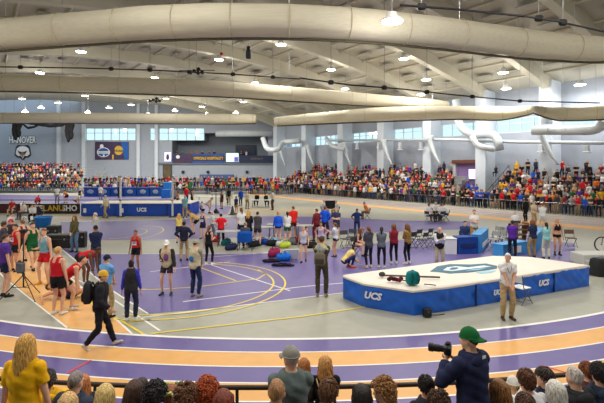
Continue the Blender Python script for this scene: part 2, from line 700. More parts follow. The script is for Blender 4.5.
def scalp_pts(B, style, n, rng):
    """random points over the scalp (head coords)."""
    m = np.nonzero(hair_mask(B, style))[0]
    return m[rng.randint(0, len(m), n)]


def hair_mesh(B, style, near, seed=0):
    k = (B['key'], style, near, seed)
    if k in _HR:
        return _HR[k]
    rng = np.random.RandomState(seed + 5)
    base = {'curly': 'short', 'pony': 'full', 'bun': 'full', 'long': 'full', 'wavy': 'full', 'bob': 'full'}.get(style, style)
    m = hair_mask(B, base)
    off = {'buzz': .006, 'bald': .008, 'short': .016, 'curly': .026, 'pony': .014, 'bun': .014}.get(style, .02)
    mb = shell(B, m, off, 2, 'hair', .003)
    J = B['J']; hc, HR, hs = J['hc'], J['HR'], J['hs']
    hp = lambda x, y, z: hc + HR @ (Vector((x, y, z)) * hs)
    if style == 'pony':
        mb.capsule(hp(0, -.11, .05), hp(0, -.135, .03), .03, .035)
        for q in range(14 if near else 5):
            dx = rng.uniform(-.02, .02); dy = rng.uniform(-.02, .015)
            mb.tube([hp(dx, -.125 + dy, .04), hp(dx * 1.6, -.165 + dy, -.03), hp(dx * 1.4, -.155 + dy, -.13), hp(dx * .6, -.14 + dy, -.24 + rng.uniform(-.03, .03))], [.016, .02, .017, .004], 6)
    if style == 'bun':
        mb.ell(hp(0, -.095, .095), (.045, .045, .042), HR, 10, 8)
    if style in ('long', 'wavy', 'bob'):
        L = {'long': .36, 'wavy': .40, 'bob': .19}[style]
        nl = (150 if near else 34)
        for q in range(nl):
            a = rng.uniform(-2.2, 2.2)
            r0 = rng.uniform(.3, 1.0)
            sx, sy = math.sin(a), -math.cos(a)
            top = Vector((.07 * r0 * sx, -.01 + .085 * r0 * sy, .02 + .112 * math.sqrt(max(0, 1 - (r0 * .93) ** 2)) + .01))
            ln = L * rng.uniform(.78, 1.05)
            path = [top]
            ph = rng.uniform(0, 6.28)
            wv = .014 if style == 'wavy' else .004
            for i in range(1, 8):
                t = i / 7
                out = 1.0 + (.12 if style == 'bob' else .22) * min(1, t * 2) + (.14 * t if style != 'bob' else -.1 * t * t)
                p = Vector((.083 * sx * out * (.9 if t > .6 else 1.0), -.012 + .098 * sy * out, .09 * (1 - t) - ln * t * 1.0))
                if i == 1:
                    p = Vector((.084 * sx, -.012 + .1 * sy, .05 + .03 * (1 - r0)))
                if p.y > .05 and t > .2:
                    p.y = .05
                p += Vector((wv * math.sin(ph + t * 11), wv * math.cos(ph * 1.7 + t * 10), 0))
                if t > .5 and style != 'bob':
                    p.y = min(p.y, -.06) if abs(p.x) < .09 else p.y
                path.append(p)
            rr = .011 if near else .02
            mb.tube([hp(*p) for p in path], [rr * .6, rr, rr, rr, rr, rr * .9, rr * .7, rr * .2], 5)
    if style == 'curly':
        ids = scalp_pts(B, 'short', 230 if near else 46, rng)
        r0 = .017 if near else .028
        for i in ids:
            p = Vector(B['co'][i]) + Vector(B['n'][i]) * rng.uniform(.012, .042)
            r = r0 * rng.uniform(.7, 1.25)
            if near:
                ax = Vector(rng.normal(size=3)).normalized(); bx = ax.orthogonal().normalized(); cx = ax.cross(bx)
                mb.tube([p + (bx * math.cos(t) + cx * math.sin(t)) * r + ax * (t - 4) * .0035 for t in np.linspace(0, 9, 11)], [.003] + [.0062] * 9 + [.002], 5)
            else:
                mb.ell(p, (r, r, r * .9), None, 6, 5)
    if style == 'short' and near:
        ids = scalp_pts(B, 'short', 420, rng)
        for i in ids:
            p = Vector(B['co'][i]); nn = Vector(B['n'][i])
            loc = Vector(B['hl'][i])
            fl = HR @ Vector((loc.x * 3 + rng.normal() * .25, (loc.y + .05) * 3, -.55 + rng.normal() * .1))
            fl = (fl - nn * fl.dot(nn)).normalized()
            ln = rng.uniform(.025, .045)
            mb.tube([p + nn * .008, p + nn * .021 + fl * ln * .5, p + nn * .017 + fl * ln], [.006, .0065, .0015], 5)
    me = mb.mesh('hair', 1, True)
    _HR[k] = me
    return me


def cap_parts(B, style):
    J = B['J']; hc, HR, hs = J['hc'], J['HR'], J['hs']
    hp = lambda x, y, z: hc + HR @ (Vector((x, y, z)) * hs)
    mb = MB()
    n, kk = 16, 6
    sgn = -1 if style == 'backward' else 1
    vs = []
    for i in range(kk + 1):
        th = (math.pi / 2) * i / kk
        for j in range(n):
            a = 2 * math.pi * j / n
            r = math.cos(th)
            vs.append(hp(.093 * r * math.cos(a), -.012 + .115 * r * math.sin(a), .035 + (.115 if style != 'beanie' else .13) * math.sin(th)))
    fs = [(i * n + j, i * n + (j + 1) % n, (i + 1) * n + (j + 1) % n, (i + 1) * n + j) for i in range(kk) for j in range(n)]
    mb.add(vs, fs)
    mb.tube([hp(.094 * math.cos(a), -.012 + .116 * math.sin(a), .035) for a in np.linspace(0, 2 * math.pi, 17)], .007, 5, cap=False)
    mb.ell(hp(0, -.012, .15), (.009, .009, .006), None, 6, 4)
    br = MB()
    if style != 'beanie':
        vs, fs = [], []
        for i in range(4):
            for j in range(9):
                a = R_(25 + 130 * j / 8)
                q = i / 3
                ext = .075 * q * math.sin((j + .6) / 9.2 * math.pi)
                for dz in (0, -.007):
                    vs.append(hp(.094 * math.cos(a) * (1 + .02 * q), sgn * (.116 * math.sin(a) + ext) - .012, .037 - .018 * q - .012 * abs(math.cos(a)) * q + dz))
        idx = lambda i, j, d: (i * 9 + j) * 2 + d
        for i in range(3):
            for j in range(8):
                fs.append((idx(i, j, 0), idx(i, j + 1, 0), idx(i + 1, j + 1, 0), idx(i + 1, j, 0)))
                fs.append((idx(i, j, 1), idx(i + 1, j, 1), idx(i + 1, j + 1, 1), idx(i, j + 1, 1)))
        for j in range(8):
            fs.append((idx(3, j, 0), idx(3, j + 1, 0), idx(3, j + 1, 1), idx(3, j, 1)))
        br.add(vs, fs)
    return mb, br


PEOPLE = []
PART = {'tee': 'shirt', 'tank': 'singlet', 'crop': 'crop_top', 'vest': 'vest', 'long': 'jacket', 'hoodie': 'hoodie', 'shorts': 'shorts', 'briefs': 'shorts', 'pants': 'trousers', 'leggings': 'leggings', 'shoe0': 'shoe', 'shoe1': 'shoe', 'sock0': 'sock', 'sock1': 'sock'}


def person(label, at, h=1.75, face=0, pose='stand', sex='m', top=('tee', (90, 90, 95)), under=None, bot=('pants', (40, 42, 50)), hair=('short', (52, 36, 26)), skin=0, shoes=(40, 40, 42), cap=None, near=False, z=0.0, bib=None, socks=None, group=None, seed=0, yaw=None, vox=None):
    vox = vox or (.0135 if near else .021)
    B = gen_body(pose, sex, vox, None, yaw)
    o = inst('person', body_mesh(B), [skinm(skin), EYE(), IRIS(), LIP()])
    tag(o, label, 'person', group)
    s = h / 1.75
    o.location = (at[0], at[1], z)
    o.rotation_euler = (0, 0, R_(face))
    o.scale = (s, s, s)
    M = Matrix.Translation(Vector((at[0], at[1], z))) @ Matrix.Rotation(R_(face), 4, 'Z') @ Matrix.Scale(s, 4)
    todo = [(bot[0], bot[1], None)] if bot else []
    if under:
        todo.append((under[0], under[1], None))
    if top:
        todo.append((top[0], top[1], None))
    if shoes:
        todo.append(('shoe0', shoes, None)); todo.append(('shoe1', shoes, None))
    if socks:
        todo.append(('sock0', socks, None)); todo.append(('sock1', socks, None))
    shirt = None
    for g, c, _ in todo:
        me = cloth_mesh(B, g)
        if me is None:
            continue
        c_ = inst(PART[g], me, [fabric(c)], o)
        if top and g == top[0]:
            shirt = c_
    if hair:
        me = hair_mesh(B, 'buzz' if (cap and hair[0] == 'short') else hair[0], near, seed)
        inst('hair', me, [hairm(hair[1])], o)
    J = B['J']
    if cap:
        a, b = cap_parts(B, cap[0])
        c_ = a.build('cap', fabric(cap[1]), o, True)
        if b.v:
            b.build('brim', fabric(cap[2] if len(cap) > 2 else cap[1]), c_, True)
    if bib:
        for sg in (1,):
            c = J['pel'] + J['u'] * .24 + J['f'] * (.148 if B['sex'] == 'm' else .142)
            Rm = Matrix((Vector((1, 0, 0)), J['f'], J['u'])).transposed()
            m2 = MB().box(c, (.2, .004, .16), Rm)
            b_ = m2.build('race_bib', mat('bib_paper', (235, 238, 240), .7, .02), o)
            m3 = MB()
            for dx in (-.045, 0, .045):
                m3.box(c + Rm @ Vector((dx, .003, .0)), (.03, .003, .07), Rm)
            m3.box(c + Rm @ Vector((0, .003, .06)), (.18, .003, .025), Rm)
            m3.build('bib_digits', mat('bib_ink', bib if isinstance(bib, tuple) else (40, 60, 120), .7, .02), b_)
    PEOPLE.append((o, (at[0], at[1], z), h))
    o_info = dict(o=o, M=M, J=J, B=B, s=s)
    return o_info


def wp(I, key, off=(0, 0, 0)):
    """world point of a joint plus a local offset."""
    return I['M'] @ (I['J'][key] + Vector(off))


# ---- far people: one mesh each with skin, hair, top, bottom and shoe materials
FAR = [('stand', 'm', 'long', 'pants', 'short'), ('stand2', 'f', 'tee', 'leggings', 'long'), ('fold', 'm', 'tee', 'pants', 'short'), ('phone', 'f', 'long', 'pants', 'pony'), ('front', 'm', 'long', 'shorts', 'short'), ('hips', 'f', 'long', 'leggings', 'long'),
       ('sit', 'm', 'long', 'pants', 'short'), ('sit', 'f', 'tee', 'leggings', 'long'), ('sitfwd', 'm', 'tee', 'shorts', 'short'), ('sitclap', 'f', 'long', 'pants', 'pony')]
_FM = {}


def far_data(i):
    if i in _FM:
        return _FM[i]
    pose, sex, g1, g2, hs = FAR[i]
    B = gen_body(pose, sex, .036, hs if hs != 'short' else None)
    mi = np.zeros(len(B['co']), int)
    co = B['co'].copy()
    m2, o2 = masks(B, g2); mi[m2] = 3; co[m2] += B['n'][m2] * .01
    m1, o1 = masks(B, g1); mi[m1] = 2; co[m1] += B['n'][m1] * .018
    ms, _ = masks(B, 'shoes'); mi[ms] = 4
    mh = hair_mask(B, 'short' if hs == 'short' else 'full') | (B['reg'] == 15)
    mi[mh] = 1; co[mh] += B['n'][mh] * .014
    fm = []
    for fc in B['faces']:
        c = [mi[k] for k in fc]
        fm.append(int(max(set(c), key=c.count)))
    _FM[i] = (co, B['faces'], fm)
    return _FM[i]


_FME = {}


def far_mesh(i):
    if i not in _FME:
        co, fs, fm = far_data(i)
        mb = MB(); mb.v = [tuple(x) for x in co]; mb.f = list(fs); mb.m = fm
        _FME[i] = mb.mesh('spectator', 5, True)
    return _FME[i]
# ------------------------------------------------------------------ the hall
WA = Vector((29.1, 37.7, 0)); WD = Vector((-.5961, .8029, 0)); WN = Vector((.8029, .5961, 0))   # right wall line, direction, outward normal
YB = 84.0


def wl(l, d=0.0, z=0.0):
    """l metres along the long side wall, d metres in front of it."""
    return WA + WD * l - WN * d + Vector((0, 0, z))


def wall_l_at(px, d=0.0):
    k = (px - CX) / F
    P = WA - WN * d
    return (P.x - k * P.y) / (k * WD.y - WD.x)


def dist_wall(p):
    return WN.dot(WA - Vector((p[0], p[1], 0)))


def roof_z(d):
    d = max(0.0, min(60.0, d))
    return 12.2 + 4.6 * (1 - ((d - 30) / 30) ** 2)


GREY = mat('floor_grey', (158, 158, 146), .42, .05, 3.0, spec=.45)
PURPLE = mat('floor_purple', (100, 90, 148), .42, .05, 3.0, spec=.45)
TAN = mat('floor_tan', (222, 168, 100), .45, .05, 3.0, spec=.4)
BEIGE = mat('floor_beige', (170, 158, 134), .45, .05, 3.0, spec=.4)
WHITE = mat('line_white', (236, 234, 230), .5, .03)
YELLOW = mat('line_yellow', (232, 208, 70), .5, .03)
REDL = mat('line_red', (206, 66, 60), .5, .03)
WALLM = mat('wall_paint', (160, 168, 182), .7, .03, 1.5)
PIL = mat('pilaster_paint', (204, 213, 224), .6, .03, 1.5)
DECK = mat('roof_deck', (186, 182, 168), .7, .05, .6)
BEAMM = mat('beam_paint', (196, 191, 174), .6, .04, .8)
DUCT = mat('duct_white', (192, 200, 206), .45, .04, 1.0)
BLACK = mat('black_metal', (24, 24, 27), .45, .1, 10)
DARKG = mat('dark_grey', (62, 66, 72), .6, .06, 4)
STEEL = mat('steel', (150, 152, 156), .35, .06, 10, metal=.7)
ALU = mat('bleacher_alu', (150, 152, 154), .5, .06, 4, metal=.2)
BLUEV = mat('blue_vinyl', (22, 98, 206), .42, .10, 3.0, spec=.5, bump=.25)
NAVYV = mat('navy_vinyl', (28, 44, 96), .5, .08, 3.0)
WHITEP = mat('white_plastic', (228, 229, 228), .5, .04, 4)

corner_b = (WA + WD * ((YB - WA.y) / WD.y))
# floor
fl = MB().prism([(-75, -15), (-75, YB), (corner_b.x, YB), (wl(-42).x, wl(-42).y), (wl(-42).x, -15)], -.2, 0)
struct('floor', fl, GREY)

_tr = [0]


def zone(pts, m, z, px=True):
    _tr[0] += 1
    P = [G(*p) for p in pts] if px else [Vector(p) for p in pts]
    mb = MB()
    poly = [(p.x, p.y) for p in P]
    mb.prism(poly, 0.0005, z)
    return struct('floor_marking_%d' % _tr[0], mb, m)


def lines(paths, w, m, z=.009, px=True):
    _tr[0] += 1
    mb = MB()
    for path in paths:
        P = [G(*p) if px else Vector((p[0], p[1], 0)) for p in path]
        L, Rr = [], []
        for i, p in enumerate(P):
            t = (P[min(i + 1, len(P) - 1)] - P[max(i - 1, 0)]).normalized()
            nn = Vector((-t.y, t.x, 0)) * w / 2
            L.append(p + nn); Rr.append(p - nn)
        vs = [(q.x, q.y, zz) for q in L + Rr for zz in (z,)]
        k = len(P)
        fs = [(i, k + i, k + i + 1, i + 1) for i in range(k - 1)]
        mb.add(vs, fs)
    return struct('floor_marking_%d' % _tr[0], mb, m)


# purple infield zones
zone([(60, 248), (80, 262), (111, 290), (148, 314), (200, 309.5), (271, 302), (343, 293), (440, 284), (575, 262), (575, 243), (470, 236), (400, 240), (330, 250), (290, 253), (200, 254), (90, 254)], PURPLE, .004)
zone([(60, 222), (66, 241), (160, 240), (230, 238), (310, 236), (400, 232), (478, 229), (478, 221.5), (400, 220.5), (330, 217), (250, 216), (190, 219), (120, 221)], PURPLE, .004)
zone([(-20, 194.5), (80, 196), (165, 198), (232, 207), (227, 214.5), (186, 214.5), (172, 204), (80, 203.5), (-20, 203)], PURPLE, .004)
# sprint runway at the left
zone([(-20, 255), (67, 328), (132, 334), (60, 268), (22, 238), (-20, 215)], TAN, .006)
lines([[(-20, 255), (8, 281), (34, 302), (67, 328)], [(22, 238), (60, 268), (80, 302 - 15), (132, 334)][0:2] + [(132, 334)]], .05, WHITE)
lines([[(65, 273), (111, 298), (160, 331)], [(140, 318), (271, 302), (343, 293)], [(148, 314), (111, 290), (60, 248)], [(183, 302), (301, 287), (345, 283)], [(211, 265), (290, 291)], [(200, 258), (302, 250), (345, 247)], [(150, 272), (230, 262)], [(66, 241), (160, 240), (230, 238), (310, 236), (400, 232), (478, 229)], [(60, 222), (120, 221), (190, 219), (250, 216)], [(90, 254), (200, 254), (290, 253)]], .055, WHITE)
yl = [[(70, 291), (111, 315), (146, 336)], [(125, 322), (151, 320)], [(151, 334), (220, 326), (301, 317), (366, 307)], [(151, 290), (195, 287.5), (236, 282)], [(201, 268), (236, 281)], [(236, 282), (258, 279), (266, 274), (258, 270)], [(130, 289), (151, 290)]]
c0 = Vector((-4.2, 14.4, 0))
for r in (3.5, 3.12):
    yl.append([])
    a_ = [c0 + Vector((r * 1.04 * math.cos(a), r * .97 * math.sin(a), 0)) for a in np.linspace(-1.75, 1.7, 40)]
    yl[-1] = [(CX + F * p.x / p.y, HY + F * H / p.y) for p in a_]
c1 = Vector((-10.6, 25.6, 0))
for r in (1.2, 2.1):
    a_ = [c1 + Vector((r * math.cos(a), r * 1.6 * math.sin(a), 0)) for a in np.linspace(-1.6, 1.6, 24)]
    yl.append([(CX + F * p.x / p.y, HY + F * H / p.y) for p in a_])
lines(yl, .06, YELLOW, .011)
# curved home lanes
TC = Vector((-.6, 31.75, 0)); TR0 = 21.98
radii = [TR0, TR0 + .70, TR0 + 1.36, TR0 + 2.0, TR0 + 2.62, TR0 + 3.3]
A0, A1 = R_(-90 - 62), R_(-90 + 62)


def ring(ra, rb, m, z):
    _tr[0] += 1
    mb = MB()
    n = 90
    vs = [TC + Vector((r * math.cos(a), r * math.sin(a), z)) for r in (ra, rb) for a in np.linspace(A0, A1, n)]
    mb.add(vs, [(i, n + i, n + i + 1, i + 1) for i in range(n - 1)])
    return struct('floor_marking_%d' % _tr[0], mb, m)


for i, m in enumerate([PURPLE, TAN, PURPLE, TAN, PURPLE]):
    ring(radii[i], radii[i + 1], m, .012)
for i, r in enumerate(radii):
    w = .10 if i == 0 else .045
    ring(r - w / 2, r + w / 2, WHITE, .016)
lines([[(67.5, 374), (91, 361)], [(541, 366), (572, 375.5)]], .05, REDL, .02)
# lanes of the far straight in front of the crowd rail
RA = Vector((23.5, 33.5, 0))
off = .8
for w, m in ((.95, BEIGE), (.5, PURPLE), (.95, BEIGE), (.5, PURPLE), (1.0, BEIGE), (.4, PURPLE), (1.2, BEIGE), (1.5, TAN)):
    a, b = off, off + w
    zone([tuple(RA + WD * l - WN * q) for l, q in ((-14, a), (46, a), (46, b), (-14, b))], m, .007, False)
    lines([[tuple(RA + WD * l - WN * a) for l in (-14, 46)]], .06, WHITE, .012, False)
    off += w
zone([(60, 212), (60, 220), (250, 214.5), (330, 214), (345, 210), (250, 208), (232, 207), (227, 214), (180, 215)], BEIGE, .003)

# walls
hw = 18.0
wr = MB()
L0, L1 = -42.0, (YB - WA.y) / WD.y + .1
WZ0, WZ1 = 7.7, 9.3


def wbox(mb, l0, l1, z0, z1, d0=0.0, d1=-.3, mi=0):
    P = [wl(l0, d0), wl(l1, d0), wl(l1, d1), wl(l0, d1)]
    mb.prism([(p.x, p.y) for p in P], z0, z1, mi)
    return mb


wbox(wr, L0, L1, 0, WZ0)
wbox(wr, L0, L1, WZ1, 12.4)
struct('wall_right', wr, WALLM)
COLS = [-36.4, -29.1, -21.9, -14.6, -7.3, 0, 6.5, 13.3, 20.4, 28.1, 36.4, 45.7, 54.6]
for l in COLS:
    mb = MB(); wbox(mb, l - .6, l + .6, 0, 12.4, 2.0, -.3)
    struct('wall_pilaster', mb, PIL)
GL = glass_mat()
FRM = mat('window_frame', (196, 204, 210), .5, .03)
wi = 0
for a, b in zip(COLS[:-1], COLS[1:]):
    wi += 1
    mb = MB()
    for z in (WZ0 + .05, WZ1 - .05):
        wbox(mb, a + .75, b - .75, z - .06, z + .06, -.05, -.2)
    n = max(2, int((b - a - 1.5) / 1.3))
    for k in range(n + 1):
        l = a + .75 + (b - a - 1.5) * k / n
        wbox(mb, l - .04, l + .04, WZ0, WZ1, -.05, -.2)
    wbox(mb, a + .75, b - .75, (WZ0 + WZ1) / 2 + .2, (WZ0 + WZ1) / 2 + .26, -.08, -.18)
    w_ = struct('window_%d' % wi, mb, FRM)
    g = MB(); wbox(g, a + .75, b - .75, WZ0, WZ1, -.12, -.14)
    g.build('pane', GL, w_)

# far wall, built round its window strip and the balcony opening
S = YB / F
X = lambda px: (px - CX) * S
Zp = lambda py: H - (py - HY) * S
bw = MB()


def bbox(mb, px0, px1, py0, py1, y0=YB, y1=YB + .4):
    x0, x1 = X(px0), X(px1)
    z0, z1 = Zp(py1), Zp(py0)
    mb.box(((x0 + x1) / 2, (y0 + y1) / 2, (z0 + z1) / 2), (abs(x1 - x0), y1 - y0, abs(z1 - z0)))
    return mb


LX = CX - 75 / S
floor_py = HY + H / S
top_py = HY - (hw - H) / S
bbox(bw, LX, 292, 163, floor_py)
bbox(bw, LX, 172, 140.5, 163)
bbox(bw, 268, 292, 140.5, 163)
bbox(bw, LX, 86, 128, 140.5)
bbox(bw, 135.5, 150, 128, 140.5)
bbox(bw, 204, 292, 128, 133)
bbox(bw, 268, 292, 133, 140.5)
bbox(bw, LX, 292, top_py, 128)
struct('wall_back', bw, WALLM)
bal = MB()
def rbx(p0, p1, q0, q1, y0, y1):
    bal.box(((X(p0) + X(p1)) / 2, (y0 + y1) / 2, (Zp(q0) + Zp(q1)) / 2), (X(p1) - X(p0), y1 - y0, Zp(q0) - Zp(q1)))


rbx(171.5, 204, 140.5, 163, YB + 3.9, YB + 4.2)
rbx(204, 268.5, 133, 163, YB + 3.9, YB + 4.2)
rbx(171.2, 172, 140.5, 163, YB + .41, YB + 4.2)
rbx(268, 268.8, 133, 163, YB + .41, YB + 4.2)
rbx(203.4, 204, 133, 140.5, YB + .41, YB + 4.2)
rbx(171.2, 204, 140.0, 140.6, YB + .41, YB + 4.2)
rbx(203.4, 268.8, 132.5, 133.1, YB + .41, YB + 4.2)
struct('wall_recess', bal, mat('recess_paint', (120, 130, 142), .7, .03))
bf = MB(); bf.box(((X(172) + X(268)) / 2, YB + 1.9, Zp(160)), (X(268) - X(172), 4.4, .3)); struct('floor_balcony', bf, DARKG)
for (a, b, nm) in ((86, 135.5, 1), (150, 204, 2)):
    wi += 1
    mb = MB()
    for k in range(7):
        p = a + (b - a) * k / 6
        bbox(mb, p - .25, p + .25, 128, 140.5, YB + .1, YB + .3)
    for q in (128.3, 133, 140.2):
        bbox(mb, a, b, q - .25, q + .25, YB + .1, YB + .3)
    w_ = struct('window_%d' % wi, mb, FRM)
    g = MB(); bbox(g, a, b, 128, 140.5, YB + .18, YB + .2)
    g.build('pane', GL, w_)
for p in (59.5, 84.5, 139, 157):
    mb = MB(); bbox(mb, p - 1.6, p + 1.6, top_py, floor_py, YB - .5, YB + .2)
    struct('wall_pilaster', mb, PIL)
mb = MB(); mb.box((-75.2, (YB - 15) / 2, hw / 2), (.4, YB + 15, hw)); struct('wall_left', mb, WALLM)
mb = MB(); mb.box((-10, -15.2, hw / 2), (132, .4, hw)); struct('wall_front', mb, WALLM)
xe = wl(-42).x
mb = MB(); mb.box((xe + .2, (wl(-42).y - 15) / 2, hw / 2), (.4, wl(-42).y + 15, hw)); struct('wall_side', mb, WALLM)

# roof: shallow vault, deck with deep flutes, arched ribs over every pilaster, purlins
rf = MB()
ds = [0 - .4] + [2.0 * k for k in range(1, 31)] + [61, 118]
ls = [-95, -60] + [l for l in np.arange(-50, 66, 4.0)] + [80]
vs, fs = [], []
for zz in (0.0, .25):
    for d in ds:
        for l in ls:
            p = wl(l, d, roof_z(d) + zz)
            vs.append(p)
nl, nd = len(ls), len(ds)
for i in range(nd - 1):
    for j in range(nl - 1):
        q = (i * nl + j, i * nl + j + 1, (i + 1) * nl + j + 1, (i + 1) * nl + j)
        fs.append(q)
        fs.append(tuple(nd * nl + k for k in q[::-1]))
rf.add(vs, fs)
struct('ceiling', rf, DECK)
for l in COLS + [62]:
    mb = MB()
    vs, fs = [], []
    dd = np.linspace(0, 60, 31)
    for d in dd:
        dep = 1.15
        for (ll, zz) in ((l - .32, -dep), (l + .32, -dep), (l + .32, .02), (l - .32, .02)):
            vs.append(wl(ll, d, roof_z(d) + zz))
    for i in range(30):
        for k in range(4):
            j = (k + 1) % 4
            fs.append((i * 4 + k, i * 4 + j, i * 4 + 4 + j, i * 4 + 4 + k))
    mb.add(vs, fs)
    struct('ceiling_beam', mb, BEAMM)
for d in np.arange(3, 60, 3.4):
    mb = MB()
    mb.tube([wl(-48, d, roof_z(d) - .12), wl(64, d, roof_z(d) - .12)], .11, 4)
    struct('ceiling_purlin', mb, BEAMM)
# panels hung under the deck between ribs (darker acoustic strips)
AC = mat('acoustic_panel', (168, 164, 152), .8, .06, 2)
for a, b in zip(COLS[3:-1], COLS[4:]):
    mb = MB()
    for d in np.arange(4.7, 56, 3.4):
        z = roof_z(d) - .28
        for q in (.3, .7):
            c = wl(a + (b - a) * q, d, z)
            mb.box(c, (1.5, .8, .06), Matrix.Rotation(math.atan2(WD.y, WD.x), 3, 'Z'))
    struct('ceiling_panel', mb, AC)

# camera, world, view
cd = bpy.data.cameras.new('camera')
cam = bpy.data.objects.new('camera', cd)
COL.objects.link(cam)
cam.location = (0, 0, H)
cam.rotation_euler = (math.pi / 2, 0, 0)
cd.sensor_width = 36.0
cd.lens = 36.0 * F / 604
cd.shift_y = -(201.5 - HY) / 604
cd.clip_end = 400
cd.clip_start = .05
SC.camera = cam
w = bpy.data.worlds.new('sky')
SC.world = w
w.use_nodes = True
nt = w.node_tree
bg = nt.nodes['Background']
bg.inputs['Color'].default_value = (.74, .9, 1.0, 1)
bg.inputs['Strength'].default_value = 1.1
SC.view_settings.view_transform = 'Standard'
SC.view_settings.look = 'None'
SC.view_settings.gamma = 1
SC.view_settings.exposure = 0.42
SC.view_settings.use_curve_mapping = False
SC.cycles.use_denoising = True
SC.cycles.max_bounces = 8
SC.cycles.diffuse_bounces = 5

# lamps
LAMPS = [(81, 52), (219, 60), (281, 45), (404, 59), (331, 70),
         (40, 73), (155, 78), (255, 83), (426, 80), (503, 73), (506, 89), (580, 85), (345, 89), (421, 95),
         (85, 96), (166, 99), (22, 99), (243, 102), (202, 107), (58, 103), (131, 105), (41, 108), (109, 108), (88, 113), (175, 111), (236, 113), (25, 112), (207, 115), (148, 115)]
bands = [(0, 72, 'highest'), (72, 92, 'second'), (92, 106, 'third'), (106, 120, 'lowest')]
DIFF = mat('lamp_diffuser', (255, 250, 236), .4, 0, emit=((255, 246, 226), 9.0))


def lamp_pos(px, py):
    Y = 20.0
    for _ in range(80):
        p = W(px, py, Y)
        zt = roof_z(dist_wall(p)) - 1.75
        if p.z >= zt:
            break
        Y += .6
    return W(px, py, Y)


def make_lamp(px, py, label, p=None):
    p = p or lamp_pos(px, py)
    t = thing('ceiling_lamp', label, 'lamp', p, 0, 'high-bay lamps under the roof')
    MB().lathe([(.1, .42), (.2, .40), (.24, .22), (.44, .10), (.47, .03), (.45, .03)]).build('housing', WHITEP, t, True)
    MB().lathe([(.05, -.02), (.40, -.02), (.44, .0), (.44, .04), (.05, .04)], n=20).build('diffuser', DIFF, t)
    h = roof_z(dist_wall(p)) - p.z
    MB().tube([(0, 0, .4), (0, 0, h - .02)], .02, 6).build('hanger', STEEL, t)
    ld = bpy.data.lights.new('lamp_light', 'AREA')
    ld.shape = 'DISK'; ld.size = .85; ld.energy = LAMP_W; ld.color = (1, .955, .88)
    lo = bpy.data.objects.new('lamp_light', ld); COL.objects.link(lo)
    lo.location = p - Vector((0, 0, .06))
    lu = bpy.data.lights.new('lamp_glow', 'POINT')
    lu.shadow_soft_size = .45; lu.energy = LAMP_W * .45; lu.color = (1, .955, .88)
    lo2 = bpy.data.objects.new('lamp_glow', lu); COL.objects.link(lo2)
    lo2.location = p - Vector((0, 0, .55))
    return t


LAMP_W = 330.0
for (a, b, nm) in bands:
    row = sorted([q for q in LAMPS if a <= q[1] < b])
    for i, q in enumerate(row):
        make_lamp(q[0], q[1], 'glowing round ceiling lamp, %s from the left in the %s row of lamps' % (ORD[i], nm))
make_lamp(392, 22, 'glowing round ceiling lamp hanging before the great curtain', W(392, 22, 18.2))
# lamps of the same hall above and behind the viewpoint (outside the frame): lights only, over the home lanes and stands, with added glow lights
for x in (-30, -18, -6, 6, 18, 30):
    for y in (4, 14):
        ld = bpy.data.lights.new('hall_light', 'AREA')
        ld.shape = 'DISK'; ld.size = .9; ld.energy = LAMP_W * 1.05; ld.color = (1, .955, .88)
        lo = bpy.data.objects.new('hall_light', ld); COL.objects.link(lo)
        lo.location = (x, y, roof_z(dist_wall((x, y))) - 1.9)
        lu = bpy.data.lights.new('added_hall_glow', 'POINT')  # uplight added to brighten the near curtain and ceiling
        lu.shadow_soft_size = .45; lu.energy = LAMP_W * .8; lu.color = (1, .955, .88)
        lo2 = bpy.data.objects.new('added_hall_glow', lu); COL.objects.link(lo2)
        lo2.location = lo.location - Vector((0, 0, .5))
# ------------------------------------------------------------------ things of the hall
CREAM = mat('curtain_cream', (220, 214, 194), .75, .07, 2.5, spec=.25, bump=.35, trans=.25, stretch=(.25, 6, 6))


